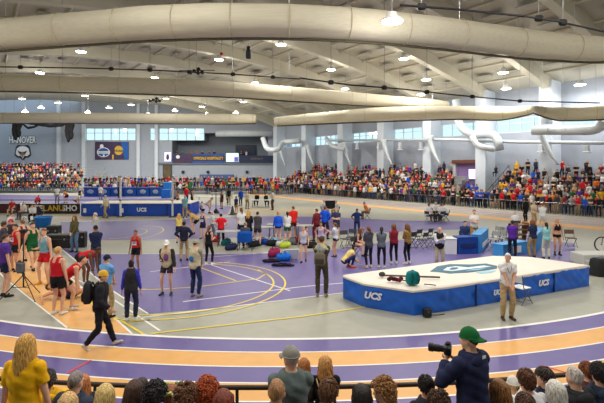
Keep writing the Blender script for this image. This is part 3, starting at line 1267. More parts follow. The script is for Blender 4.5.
def curtain(label, pts, z, rad, shadow_batten=True):
    """A rolled-up divider curtain: a lumpy roll of cloth through picture columns pts [(px, py, radius factor)], at height z."""
    P = []
    for px, py, rf_ in pts:
        Y = F * (z - H) / (HY - py)
        P.append((Vector(((px - CX) / F * Y, Y, z)), rf_))
    # resample smoothly
    q, rr = [], []
    n = len(P)
    for i in range(n - 1):
        p0, p1, p2, p3 = P[max(i - 1, 0)][0], P[i][0], P[i + 1][0], P[min(i + 2, n - 1)][0]
        for k in range(12):
            t = k / 12
            a = .5 * ((2 * p1) + (p2 - p0) * t + (2 * p0 - 5 * p1 + 4 * p2 - p3) * t * t + (3 * p1 - p0 - 3 * p2 + p3) * t ** 3)
            q.append(a); rr.append(P[i][1] + (P[i + 1][1] - P[i][1]) * t)
    q.append(P[-1][0]); rr.append(P[-1][1])
    t_ = thing('divider_curtain', label, 'curtain', q[len(q) // 2])
    o0 = q[len(q) // 2]
    q = [a - o0 for a in q]
    nn = 22
    vs, fs = [], []
    rng = np.random.RandomState(int(z * 10 + len(pts)))
    ph = rng.uniform(0, 6.28, 6)
    for i, c in enumerate(q):
        tg = (q[min(i + 1, len(q) - 1)] - q[max(i - 1, 0)]).normalized()
        sd = tg.cross(Vector((0, 0, 1))).normalized()
        for k in range(nn):
            a = 2 * math.pi * k / nn
            lump = 1 + .035 * math.sin(a * 5 + i * .09 + ph[0]) + .03 * math.sin(a * 9 - i * .13 + ph[1]) + .04 * math.sin(i * .55 + ph[2]) * math.cos(a)
            r = rad * rr[i] * lump
            vs.append(c + sd * (r * .95 * math.cos(a)) + Vector((0, 0, 1)) * (r * math.sin(a) * (1.0 if math.sin(a) > 0 else 1.12)))
    m = len(q)
    for i in range(m - 1):
        for k in range(nn):
            j = (k + 1) % nn
            fs.append((i * nn + k, i * nn + j, i * nn + nn + j, i * nn + nn + k))
    fs.append(tuple(range(nn - 1, -1, -1))); fs.append(tuple(range((m - 1) * nn, m * nn)))
    mb = MB(); mb.add(vs, fs)
    mb.build('cloth_roll', CREAM, t_, True)
    # straps and hanging lines up to the roof
    for i in range(4, m - 2, 9):
        c = q[i]
        tg = (q[i + 1] - q[i - 1]).normalized()
        sd = tg.cross(Vector((0, 0, 1))).normalized()
        r = rad * rr[i] * 1.06
        st = MB().tube([c + sd * (r * .97 * math.cos(a)) + Vector((0, 0, r * math.sin(a) * (1.0 if math.sin(a) > 0 else 1.12))) for a in np.linspace(0, 2 * math.pi, 25)], .02, 4, cap=False)
        s_ = st.build('strap', mat('strap_grey', (188, 178, 150), .8, .05), t_)
        zt = roof_z(dist_wall(c + o0)) - (c + o0).z - .1
        MB().tube([c + Vector((0, 0, r * .95)), c + Vector((0, 0, max(zt, r + .3)))], .018, 5).build('hanging_line', STEEL, t_)
    if shadow_batten:
        bt = [a + Vector((0, 0, -rad * rr[i] * 1.14 - .05)) + (q[min(i + 1, m - 1)] - q[max(i - 1, 0)]).cross(Vector((0, 0, 1))).normalized() * (-.25 * rad) for i, a in enumerate(q)]
        MB().tube(bt, .07, 6).build('shadow_batten', mat('shadow_brown', (92, 86, 70), .6, .1), t_, True)  # dark pipe standing in for the shadow seam beneath the roll
    return t_


curtain('long cream rolled-up divider curtain sweeping across the top of the hall', [(-60, 38, 1), (0, 33.5, 1), (75, 27.5, 1), (151, 22, 1), (226, 19.5, 1), (302, 20, 1), (380, 25, 1), (453, 33, 1), (530, 43, 1), (604, 48, .92), (670, 44, .8)], 10.8, .70)
curtain('cream rolled divider curtain in the middle, below the highest lamps', [(-60, 82, 1), (0, 82, 1), (75, 83.5, 1), (151, 85.5, 1), (226, 88.5, 1), (302, 94, 1), (380, 100, .9), (430, 103, .7), (448, 104, .4)], 11.0, .62)
curtain('farthest cream divider curtain, hanging above the hawk wall', [(-60, 117.5, 1), (0, 117.5, 1), (75, 117.5, 1), (151, 118, 1), (226, 118.5, 1), (256, 118.5, .85)], 10.8, .64)
curtain('cream divider curtain over the long wall, sagging from centre to gathered knot', [(276, 121, .7), (302, 119, .8), (380, 114, 1), (453, 112, .9), (500, 112.5, .95), (533, 109, .45)], 9.2, .62)
curtain('short cream divider curtain beyond the gathered knot, above the wall duct', [(535, 109, .45), (560, 113, 1), (604, 112, 1), (660, 109, .9)], 8.5, .5)

# black netting drawn up in front of the hawk wall
NET = mat('black_net', (26, 27, 30), .9, .2, 20, bump=.5)
S74 = 76.0
t = thing('drawn_net', 'black safety net drawn up in swags before the hawk emblem', 'net', W(40, 122, S74))
o0 = W(40, 122, S74)
rng = np.random.RandomState(3)
for pth, r in (([(11, 121.5), (25, 122.5), (38, 124), (50, 126), (60, 125), (72, 121.5)], .35), ([(12, 121.5), (30, 121.5), (52, 121.5), (73, 121.5)], .28), ([(20, 122), (28, 128), (34, 127), (44, 122)], .2)):
    mb = MB(); q = []
    for (a, b), (c, d) in zip(pth[:-1], pth[1:]):
        for k in range(6):
            q.append(W(a + (c - a) * k / 6, b + (d - b) * k / 6, S74) - o0)
    q.append(W(*pth[-1], S74) - o0)
    mb.tube(q, [r * rng.uniform(.7, 1.2) for _ in q], 7)
    mb.build('swag', NET, t, True)
for px, y1 in ((15, 140), (18.5, 137), (68, 142), (71, 139)):
    q = [W(px + .6 * math.sin(k), 121.5 + (y1 - 121.5) * k / 9, S74 + .1 * math.cos(k * 2)) - o0 for k in range(10)]
    MB().tube(q, [.45, .5, .55, .5, .48, .42, .45, .4, .32, .15], 8).build('net_tail', NET, t, True)
for px in (14, 40, 70):
    p = W(px, 121, S74)
    MB().tube([p - o0, p - o0 + Vector((0, 0, roof_z(dist_wall(p)) - p.z - .05))], .04, 5).build('hanging_line', STEEL, t)

# air ducts along the long wall
def duct(label, pts, r, n=14, cat='duct'):
    """pts: (l along wall, d from wall, z)"""
    P = [wl(*p) for p in pts]
    q = []
    for i, p in enumerate(P):
        if 0 < i < len(P) - 1:
            a = min(r * 2.2, (P[i - 1] - p).length * .45); b = min(r * 2.2, (P[i + 1] - p).length * .45)
            A, Bq = p + (P[i - 1] - p).normalized() * a, p + (P[i + 1] - p).normalized() * b
            for k in range(7):
                tt = k / 6
                q.append(A * (1 - tt) ** 2 + p * 2 * tt * (1 - tt) + Bq * tt * tt)
        else:
            q.append(p)
    o0 = q[0].copy()
    t_ = thing('air_duct', label, cat, o0)
    MB().tube([a - o0 for a in q], r, n).build('pipe', DUCT, t_, True)
    L = [(q[i + 1] - q[i]).length for i in range(len(q) - 1)]
    for i, ll in enumerate(L):
        if ll > 2.0:
            for k in range(1, int(ll / 1.8) + 1):
                c = q[i] + (q[i + 1] - q[i]) * (k / (int(ll / 1.8) + 1))
                dr = (q[i + 1] - q[i]).normalized()
                MB().tube([c - o0 - dr * .03, c - o0 + dr * .03], r * 1.05, n).build('joint_band', PIL, t_)
    return t_, o0


def wz(px, py, d):
    l = wall_l_at(px, d)
    p = wl(l, d)
    return l, d, H - (py - HY) / F * p.y


duct('fat white air duct crossing before the widest pillar with upturned end', [wz(533, 130.5, 4.3), wz(598, 130, 4.3), wz(602, 121, 4.3)], .42)
duct('square-cornered white riser duct beside the gathered curtain knot', [wz(547, 124, 2.8), wz(545, 104, 2.8)], .5)
duct('bent white air duct dropping from the roof towards the railing', [wz(456, 100, 3.2), wz(459, 126, 3.2), wz(470, 135, 3.2), wz(496, 134, 3.2), wz(500, 150, 3.2)], .42)
duct('small S-shaped white duct beneath the bent duct', [wz(472, 136, 4.3), wz(477, 146, 4.3), wz(494, 149.5, 4.3)], .3)
duct('long slim white duct running under the wall windows', [wz(330, 140.5, 2.4), wz(448, 139.5, 2.4), wz(520, 142, 2.4), wz(640, 143.5, 2.4)], .17)
duct('white duct swung down beside the far corner of the long wall', [wz(263, 138, 7), wz(267, 150, 7), wz(278, 150, 6), wz(283, 142, 4), wz(300, 141, 3)], .45)
duct('pale duct elbow high above the spectators by the second-farthest pillar', [wz(326, 138, 4.2), wz(333, 147, 4.2), wz(344, 149, 4.2)], .3)
# duct along the far wall
P0 = [W(216, 133.5, 82), W(273, 133.1, 82)]
t = thing('air_duct', 'long straight white duct above the hospitality balcony', 'duct', P0[0])
MB().tube([Vector((0, 0, 0)), P0[1] - P0[0]], .62, 16).build('pipe', DUCT, t, True)
for k in (.2, .45, .7):
    c = (P0[1] - P0[0]) * k
    MB().tube([c, c + Vector((.1, 0, 0))], .65, 16).build('joint_band', PIL, t)
# tapered ducts slanting down each pillar
for (px, nm) in ((283, 'sixth'), (311, 'fifth'), (347.5, 'fourth'), (388, 'third'), (435, 'second'), (549, 'first')):
    l, d, z = wz(px, 143, 3.1)
    p0 = wl(l, d, 7.2)
    t = thing('supply_duct', 'tapered white supply duct slanting down the %s pillar from the right' % nm, 'duct', p0)
    q, rr = [], []
    for k in range(11):
        u = k / 10
        q.append(WD * (.75 - 1.5 * u ** 1.6) + Vector((0, 0, .5 - 3.4 * u))); rr.append(.42 * (1 - u) + .10 * u)
    MB().tube(q, rr, 12).build('cone', DUCT, t, True)
    MB().tube([q[-1], q[-1] + Vector((0, 0, -.12))], .16, 12).build('nozzle', STEEL, t)
for i, (px, py0, py1) in enumerate(((587, 145, 152), (541, 144.2, 151.5), (421, 142.2, 149.8), (400, 142.2, 149.5), (379, 142.4, 147.5), (357, 142.4, 149))):
    l, d, za = wz(px, py0, 2.4); _, _, zb = wz(px, py1, 2.4)
    p = wl(l, d, zb)
    t = thing('drop_diffuser', 'white box diffuser hanging from the slim wall duct, %s from the right' % ORD[i], 'diffuser', p, math.degrees(math.atan2(WD.y, WD.x)))
    MB().box((0, 0, (za - zb) / 2), (.34, .34, za - zb), bev=.03).build('body', DUCT, t)
    MB().box((0, 0, .0), (.55, .5, .1), bev=.02).build('grille', WHITEP, t)

# wall writing, emblem, banners
dY = YB - .02
t = thing('emblem_sign', 'bird-head shield emblem with white lettering painted on the far wall', 'emblem', W(23, 149, dY))
o0 = W(23, 149, dY)
INK = mat('emblem_dark', (48, 46, 58), .6, .04)
WHT = mat('emblem_white', (236, 236, 238), .6, .03)
BRN = mat('emblem_brown', (150, 112, 72), .6, .06)


def wpoly(pts, y, m, name, parent, o0, th=.06):
    mb = MB()
    P = [W(px, py, dY) - o0 for px, py in pts]
    n = len(P)
    vs = [Vector((p.x, y, p.z)) for p in P] + [Vector((p.x, y - th, p.z)) for p in P]
    fs = [tuple(range(n)), tuple(range(2 * n - 1, n - 1, -1))] + [(i, n + i, n + (i + 1) % n, (i + 1) % n) for i in range(n)]
    mb.add(vs, fs)
    return mb.build(name, m, parent)


wpoly([(16, 147), (18, 144.8), (23, 145.6), (28, 144.8), (30, 147), (31.3, 155), (28.6, 157.4), (26, 157.6), (23, 160.2), (20, 157.6), (17.4, 157.4), (14.6, 155)], 0, INK, 'shield', t, o0)
wpoly([(17.2, 148.5), (20, 146.6), (23, 146.2), (26, 146.6), (28.8, 148.5), (30, 154), (27.5, 156.2), (25, 155.6), (23, 158.6), (21, 155.6), (18.5, 156.2), (16, 154)], -.07, WHT, 'head_patch', t, o0)
wpoly([(19.2, 151.2), (22, 152), (23, 151.6), (24, 152), (26.8, 151.2), (25.6, 154.4), (24, 155.4), (23, 158), (22, 155.4), (20.4, 154.4)], -.14, BRN, 'beak', t, o0)
wpoly([(18.6, 150.6), (22.4, 152.6), (21.4, 153.8), (19.4, 152.8)], -.18, INK, 'eye', t, o0)
wpoly([(27.4, 150.6), (23.6, 152.6), (24.6, 153.8), (26.6, 152.8)], -.18, INK, 'eye', t, o0)
text('lettering_outline', 'HANOVER', 1.85, W(22.7, 140.2, dY) - o0 + Vector((0, -.02, 0)), (math.pi / 2, 0, 0), INK, t, .02, bold=.15, sx=.6)
text('lettering', 'HANOVER', 1.85, W(22.7, 140.2, dY) - o0 + Vector((0, -.08, 0)), (math.pi / 2, 0, 0), WHT, t, .02, bold=.05, sx=.6)

NB = mat('banner_navy', (34, 52, 104), .6, .08, 1.0, rgb2=(84, 52, 66))
BB = mat('banner_blue', (26, 92, 176), .6, .12, .8)
GOLD = mat('banner_gold', (214, 176, 62), .5, .05)
t = thing('hanging_banner', 'dark blue championship banner with white emblem and gold disc on far wall', 'banner', W(112, 150.5, dY))
o0 = W(112, 150.5, dY)
wpoly([(95.2, 141.8), (128.8, 141.8), (128.8, 159.6), (95.2, 159.6)], -.02, NB, 'cloth', t, o0, .08)
wpoly([(121, 142), (128.6, 142), (128.6, 159.4), (125, 159.4)], -.11, BB, 'blue_panel', t, o0, .02)
wpoly([(102 + 1.9 * math.cos(a), 146.4 - 2.3 * math.sin(a)) for a in np.linspace(0, 2 * math.pi, 13)[:-1]], -.12, WHT, 'emblem_knob', t, o0, .02)
wpoly([(103.8 + 6.4 * math.cos(a), 152.3 - 4.9 * math.sin(a)) for a in np.linspace(0, 2 * math.pi, 25)[:-1]], -.13, WHT, 'emblem_ring', t, o0, .02)
wpoly([(103.8 + 5.7 * math.cos(a), 152.3 - 4.2 * math.sin(a)) for a in np.linspace(0, 2 * math.pi, 25)[:-1]], -.16, BB, 'emblem_field', t, o0, .02)
wpoly([(97.2, 151.2), (110.4, 151.2), (109.4, 152.4), (110.4, 153.6), (97.2, 153.6), (98.2, 152.4)], -.19, WHT, 'emblem_ribbon', t, o0, .02)
text('emblem_lettering', 'CHAMPIONSHIP', .3, W(103.8, 152.4, dY) - o0 + Vector((0, -.23, 0)), (math.pi / 2, 0, 0), NB, t, .01)
wpoly([(103.4, 154.4), (105, 154.4), (105, 156.2), (103.4, 156.2)], -.19, WHT, 'emblem_block', t, o0, .02)
wpoly([(119 + 4.3 * math.cos(a), 150.4 - 4.6 * math.sin(a)) for a in np.linspace(0, 2 * math.pi, 25)[:-1]], -.14, GOLD, 'gold_disc', t, o0, .03)
text('disc_lettering', 'NCAA', .62, W(119, 151.0, dY) - o0 + Vector((0, -.19, 0)), (math.pi / 2, 0, 0), INK, t, .01, bold=.02)
wpoly([(112.4, 155), (114, 154.6), (114, 159.4), (112.4, 159.4)], -.13, GOLD, 'gold_corner', t, o0, .02)

# hospitality balcony front
t = thing('balcony_banner', 'blue hospitality banner with gold lettering along the balcony front', 'banner', W(203, 158, dY - .3))
o0 = W(203, 158, dY - .3)
wpoly([(173.5, 153.8), (224.5, 153.8), (224.5, 163), (173.5, 163)], 0, NB, 'cloth', t, o0, .12)
wpoly([(193, 154.2), (224.2, 154.2), (224.2, 155.4), (193, 155.4)], -.13, BB, 'top_stripe', t, o0, .02)
wpoly([(193, 161.4), (224.2, 161.4), (224.2, 162.8), (193, 162.8)], -.13, BB, 'bottom_stripe', t, o0, .02)
text('lettering', 'OFFICIALS HOSPITALITY', .74, W(208.5, 158.4, dY - .3) - o0 + Vector((0, -.17, 0)), (math.pi / 2, 0, 0), GOLD, t, .02, bold=.025, sx=.72)
wpoly([(177.4, 155.2), (179.6, 155.2), (180.6, 157), (179.6, 158.6), (177.4, 158.6), (176.4, 157)], -.13, WHT, 'small_crest', t, o0, .02)
t = thing('parapet_cladding', 'dark navy parapet panel at the right end of the balcony', 'panel', W(256.5, 158, dY - .3))
o0 = W(256.5, 158, dY - .3)
wpoly([(240, 155.6), (274, 155.6), (274, 163), (240, 163)], 0, mat('panel_navy', (30, 42, 74), .6, .08, 1), 'cloth', t, o0, .12)
text('lettering', 'HOSPITALITY', .4, W(257, 158.8, dY - .3) - o0 + Vector((0, -.16, 0)), (math.pi / 2, 0, 0), mat('dull_gold', (150, 140, 96), .6, .05), t, .01)
t = thing('video_screen', 'bright white and cyan video screen on the balcony front', 'screen', W(232, 157.4, dY - .3))
o0 = W(232, 157.4, dY - .3)
wpoly([(226, 152.8), (239.4, 152.8), (239.4, 162.2), (226, 162.2)], 0, BLACK, 'bezel', t, o0, .14)
wpoly([(226.5, 153.2), (238.9, 153.2), (238.9, 161.8), (226.5, 161.8)], -.15, mat('screen_glow', (200, 236, 240), .3, .1, .5, emit=((190, 236, 240), .75)), 'display', t, o0, .02)
wpoly([(234.6, 157), (238.6, 157), (238.6, 161.6), (234.6, 161.6)], -.18, mat('screen_violet', (90, 70, 150), .3, .1, .5, emit=((120, 100, 200), .4)), 'picture_block', t, o0, .02)
t = thing('lit_sign', 'pale lit sign with dark figure beside the balcony banner', 'sign', W(168.5, 156.5, dY - .3))
o0 = W(168.5, 156.5, dY - .3)
wpoly([(165.2, 152.4), (171.6, 152.4), (171.6, 161.4), (165.2, 161.4)], 0, mat('sign_glow', (224, 220, 240), .4, .05, 1, emit=((220, 214, 250), .7)), 'panel', t, o0, .14)
wpoly([(167.4, 154.4), (169.4, 154.4), (170, 158), (169, 160), (167.6, 160), (166.8, 158)], -.15, NB, 'figure', t, o0, .02)
t = thing('dark_screen', 'dark blue screen inside the balcony behind the parapet panel', 'screen', W(246, 150, YB + 3.6))
o0 = W(246, 150, YB + 3.6)
mb = MB(); a = W(236, 145.5, YB + 3.6) - o0; b = W(256, 156.5, YB + 3.6) - o0
mb.box(((a.x + b.x) / 2, 0, (a.z + b.z) / 2), (b.x - a.x, .15, a.z - b.z), bev=.03).build('display', mat('dark_glass', (26, 40, 66), .2, .1), t)
mb = MB().box(((a.x + b.x) / 2, .1, (a.z + b.z) / 2), (b.x - a.x + .2, .1, a.z - b.z + .2)).build('frame', BLACK, t)
# door under the balcony and ledge
mb = MB(); bbox(mb, 163.2, 172, 163.5, floor_py, YB - .25, YB - .01)
d_ = struct('door_1', mb, mat('door_dark', (58, 60, 58), .6, .05))
mb = MB(); bbox(mb, 164, 171.2, 165.5, floor_py - .4, YB - .3, YB - .24); mb.build('opening', mat('door_amber', (96, 84, 62), .6, .2, 1), d_)
mb = MB(); bbox(mb, 158, 275, 162.8, 164.4, YB - .35, YB); struct('trim_1', mb, mat('ledge_grey', (110, 118, 132), .6, .03))
mb = MB(); bbox(mb, 200, 234, 174.5, 182, YB - .3, YB); struct('trim_2', mb, mat('pad_navy', (72, 92, 140), .7, .05))
mb = MB(); bbox(mb, -30, 56, 164.2, 180, YB - 1.6, YB - .1); struct('trim_3', mb, mat('pad_blue', (26, 78, 150), .7, .08, .4))
for i, px in enumerate((183, 208, 247)):
    t = thing('wall_speaker', 'small grey box on the pale wall under the balcony, %s from the left' % ORD[i], 'speaker', W(px, 172, YB - .25))
    MB().box((0, 0, 0), (.5, .4, .5), bev=.05).build('body', DARKG, t)
    MB().box((0, -.21, 0), (.36, .03, .36), bev=.01).build('grille', BLACK, t)
# doorway in the long wall with brown header and a bright screen inside
l0, l1 = 14.12, wall_l_at(455, .3)
mb = MB(); wbox(mb, l0, l1, 0, 4.5, .1, .02)
d_ = struct('door_2', mb, mat('doorway_violet_glow', (138, 112, 162), .7, .2, .3))  # flat panel, the interior's purple glow put into its colour
mb = MB(); wbox(mb, l0 - .2, l1 + .2, 4.45, 4.85, .7, .02); mb.build('header', mat('header_brown', (120, 70, 52), .6, .1), d_)
mb = MB(); wbox(mb, l1 - .2, l1 + .3, 0, 4.5, .5, .02); mb.build('jamb', mat('jamb_white', (206, 208, 212), .6, .03), d_)
t = thing('doorway_screen', 'bright lilac screen glowing inside the doorway of the long wall', 'screen', wl(l0 + 1.0, .22, 3.2), math.degrees(math.atan2(WD.y, WD.x)))
MB().box((0, 0, 0), (1.5, .1, 1.3), bev=.02).build('bezel', BLACK, t)
MB().box((0, .06, 0), (1.35, .03, 1.15)).build('display', mat('lilac_screen', (214, 200, 236), .3, .1, 1, emit=((226, 200, 255), .9)), t)
# small red exit sign-like speakers, hanging loudspeaker, cables
def hang(label, px, py, Y, build, cat, name):
    p = W(px, py, Y)
    t = thing(name, label, cat, p)
    build(t)
    MB().tube([(0, 0, .1), (0, 0, roof_z(dist_wall(p)) - p.z - .05)], .025, 5).build('hanging_rod', STEEL, t)
    return t


def _spk(t):
    MB().box((0, 0, -.35), (.42, .42, .75), bev=.06).build('lower_cabinet', mat('speaker_green', (34, 48, 46), .6, .1), t)
    MB().box((0, 0, .15), (.3, .34, .3), bev=.05).build('upper_cabinet', BLACK, t)
    MB().box((0, -.22, -.35), (.34, .03, .6), bev=.01).build('grille', DARKG, t)


hang('dark green loudspeaker hanging alone beneath the great curtain', 248.5, 50, 36, _spk, 'speaker', 'hanging_speaker')


def _red(t):
    MB().box((0, 0, 0), (.26, .16, .26), bev=.03).build('body', mat('red_box', (190, 48, 40), .5, .05), t)
    MB().lathe([(.05, -.2), (.09, -.15), (.05, -.1)], (0, 0, 0)).build('lens', WHITEP, t)


hang('tiny red alarm beacon hanging among the roof ribs', 221.5, 54, 38, _red, 'beacon', 'alarm_beacon')


def _clus(t):
    for k, (x, z) in enumerate(((-.55, 0), (-.2, .12), (.15, -.05), (.2, .3), (.55, .02))):
        MB().box((x, 0, z), (.3, .34, .34), Matrix.Rotation(.3 * k, 3, 'Y'), bev=.05).build('spot_head', BLACK, t)
    MB().tube([(-1.6, 0, .2), (1.7, 0, .2)], .035, 6).build('cross_bar', DARKG, t)


hang('cluster of black stage spotlights on a bar below the beacon', 196.5, 72.5, 40, _clus, 'spotlight', 'spotlight_cluster')
hang('small bunch of black pulleys hanging at the middle curtain', 155, 101, 52, _clus, 'pulley', 'pulley_bunch')


def cable(label, pts, z, clamps, m=BLACK):
    P = []
    for px, py in pts:
        Y = F * (z - H) / (HY - py)
        P.append(Vector(((px - CX) / F * Y, Y, z)))
    o0 = P[0].copy()
    t = thing('rigging_pipe', label, 'pipe', o0)
    MB().tube([p - o0 for p in P], .045, 6).build('pipe', m, t)
    for k in clamps:
        f_ = k * (len(P) - 1); i = min(int(f_), len(P) - 2)
        c = P[i].lerp(P[i + 1], f_ - i) - o0
        MB().box(c, (.34, .2, .26), bev=.06).build('clamp', BLACK, t)
        MB().tube([c, c + Vector((0, 0, max(.3, roof_z(dist_wall(c + o0)) - z - 1.4)))], .016, 4).build('drop_line', STEEL, t)


cable('thin dark rigging pipe crossing the roof left of the loudspeaker', [(-20, 66.5), (80, 68), (150, 70), (230, 74), (300, 79)], 10.8, [.1, .36, .5, .62, .76, .9])
cable('thin dark rigging pipe running above the long wall stands', [(300, 78), (350, 85), (402, 89), (450, 94.5), (520, 101), (600, 103)], 8.9, [.12, .33, .5, .66, .8])
cable('dark rigging pipe high in the corner above the great curtain', [(400, 5), (453, 9), (527, 16.5), (556, 21), (610, 33)], 10.0, [.1, .6, .78], BLACK)
# ------------------------------------------------------------------ landing mat at the right
TOPM = mat('mat_top', (222, 216, 206), .6, .04, 2.0, spec=.3, bump=.1)


def mat_pad(label, poly, h, wrinkle, logo=True):
    """poly: list of (X,Y) world corners, counter-clockwise"""
    cx = sum(p[0] for p in poly) / len(poly); cy = sum(p[1] for p in poly) / len(poly)
    t = thing('landing_mat', label, 'mat', (cx, cy, 0))
    a = sum(poly[i][0] * poly[(i + 1) % len(poly)][1] - poly[(i + 1) % len(poly)][0] * poly[i][1] for i in range(len(poly)))
    if a < 0:
        poly = poly[::-1]
    L = [(p[0] - cx, p[1] - cy) for p in poly]
    mb = MB()
    n = len(L)
    rng = np.random.RandomState(2)
    ph = rng.uniform(0, 6, 8)
    for i in range(n):
        p, q = Vector(L[i] + (0,)), Vector(L[(i + 1) % n] + (0,))
        e = (q - p); ln = e.length; e.normalize(); nn = Vector((e.y, -e.x, 0))
        nx, nz = max(2, int(ln / .06)), 12
        vs = []
        for k in range(nz + 1):
            for j in range(nx + 1):
                u, v = j / nx, k / nz
                edge = min(1, min(u, 1 - u) * ln / .12) * min(1, min(v, 1 - v) * 6)
                s_ = u * ln
                w_ = wrinkle * edge * (math.sin(s_ * 5 + 7 * v + ph[i % 8]) * .5 + math.sin(s_ * 9 - 9 * v + ph[1]) * .35 + abs(math.sin(s_ * 2.2 + v * 3 + ph[2])) * .8 + .3 * math.sin(s_ * 19 + v * 14))
                vs.append(p + e * s_ + nn * w_ + Vector((0, 0, v * h)))
        mb.add(vs, [(k * (nx + 1) + j, k * (nx + 1) + j + 1, (k + 1) * (nx + 1) + j + 1, (k + 1) * (nx + 1) + j) for k in range(nz) for j in range(nx)])
    mb.build('side_cover', BLUEV, t, True)
    mb = MB()
    k_ = 1.0
    ring0 = [Vector((x * 1.006, y * 1.012, h - .05)) for x, y in L]
    ring1 = [Vector((x * 1.006, y * 1.012, h + .0)) for x, y in L]
    ring2 = [Vector((x * .985, y * .97, h + .035)) for x, y in L]
    vs = ring0 + ring1 + ring2
    fs = [(r * n + i, r * n + (i + 1) % n, (r + 1) * n + (i + 1) % n, (r + 1) * n + i) for r in range(2) for i in range(n)]
    fs.append(tuple(range(2 * n, 3 * n)))
    mb.add(vs, fs)
    mb.build('top_cover', TOPM, t)
    return t, Vector((cx, cy, 0)), L


MP = [(1.23, 12.9), (1.75, 12.05), (2.95, 11.36), (4.0, 11.74), (9.5, 14.22), (8.25, 15.6), (7.0, 15.75), (5.2, 14.9)]
t, mc, ML = mat_pad('big blue vault landing mat with pale top and fish-shaped emblem, beside the white-shirted official', MP, .66, .028)
MATH = .70
# seams
SEAM = mat('seam_dark', (12, 44, 104), .6, .05)
for px in (475, 553):
    # on the front right edge
    a, b = Vector(MP[3] + (0,)), Vector(MP[4] + (0,))
    k = (px - CX) / F
    s_ = (k * a.y - a.x) / ((b.x - a.x) - k * (b.y - a.y))
    p = a.lerp(b, s_)
    nn = Vector(((b - a).y, -(b - a).x, 0)).normalized()
    MB().box(p + nn * .035 - mc + Vector((0, 0, .32)), (.05, .05, .6), Matrix.Rotation(math.atan2((b - a).y, (b - a).x), 3, 'Z'), bev=.01).build('seam', SEAM, t)
for (i, j, s_, st, sz, hz) in ((0, 1, .55, 'UCS', .26, .36), (3, 4, .30, 'UCS', .2, .3), (3, 4, .62, 'UCS', .24, .36)):
    a, b = Vector(MP[i] + (0,)), Vector(MP[j] + (0,))
    if s_ == .55:
        a, b = Vector(MP[1] + (0,)), Vector(MP[2] + (0,)); s_ = .18
    p = a.lerp(b, s_); e = (b - a).normalized(); nn = Vector((e.y, -e.x, 0))
    text('lettering', st, sz, p + nn * .055 - mc + Vector((0, 0, hz)), (math.pi / 2, 0, math.atan2(e.y, e.x)), WHT, t, .004, bold=.012, shear=.25)
# emblem on the top: long dark-teal ribbon with pale field
EM = mat('emblem_teal', (58, 104, 128), .6, .08); EM2 = mat('emblem_pale', (216, 226, 230), .6, .03); EM3 = mat('emblem_sky', (150, 196, 220), .6, .05)


def top_poly(pts, dz, m, name):
    mb = MB()
    P = [G(px, py, MATH) for px, py in pts]
    mb.prism([(p.x - mc.x, p.y - mc.y) for p in P], MATH - .004 + 0, MATH + dz)
    return mb.build(name, m, t)


top_poly([(430, 271.5), (437, 266.5), (450, 264.2), (470, 264.6), (486, 263.6), (497, 266), (497, 268.5), (485, 270.5), (468, 272.5), (450, 273.5), (440, 272.2)], .006, EM, 'emblem_outline')
top_poly([(443, 270.4), (447, 267.6), (456, 266.4), (468, 267.6), (484, 265.6), (491, 266.8), (478, 268.2), (464, 269.8), (452, 271.2)], .009, EM2, 'emblem_field')
top_poly([(449, 269.4), (452, 267.8), (457, 267.6), (459, 268.6), (455, 269.9), (451, 270.2)], .012, EM, 'emblem_swirl')
top_poly([(466, 271.0), (471, 269.9), (480, 268.8), (486, 268.2), (478, 270.2)], .012, EM3, 'emblem_fin')
top_poly([(476, 272.6), (489, 270.6), (496, 270.6), (492, 272.6), (482, 273.6)], .006, EM3, 'emblem_tail')

# things lying on the mat
p = G(382, 277.5, MATH); q = G(440, 279.5, MATH)
t = thing('vault_pole', 'dark grey vaulting pole in a sleeve lying on the landing mat', 'pole', (p.x, p.y, MATH + .035))
dv = Vector((q.x - p.x, q.y - p.y, 0))
MB().tube([(0, 0, .03), dv + Vector((0, 0, .03))], .028, 10).build('shaft', mat('pole_grey', (86, 82, 82), .5, .1), t, True)
MB().box((0, 0, .06), (.17, .12, .13), Matrix.Rotation(.3, 3, 'Z'), bev=.03).build('end_bag', mat('pole_bag', (70, 62, 60), .8, .1), t)
c_red = (124, 40, 48)


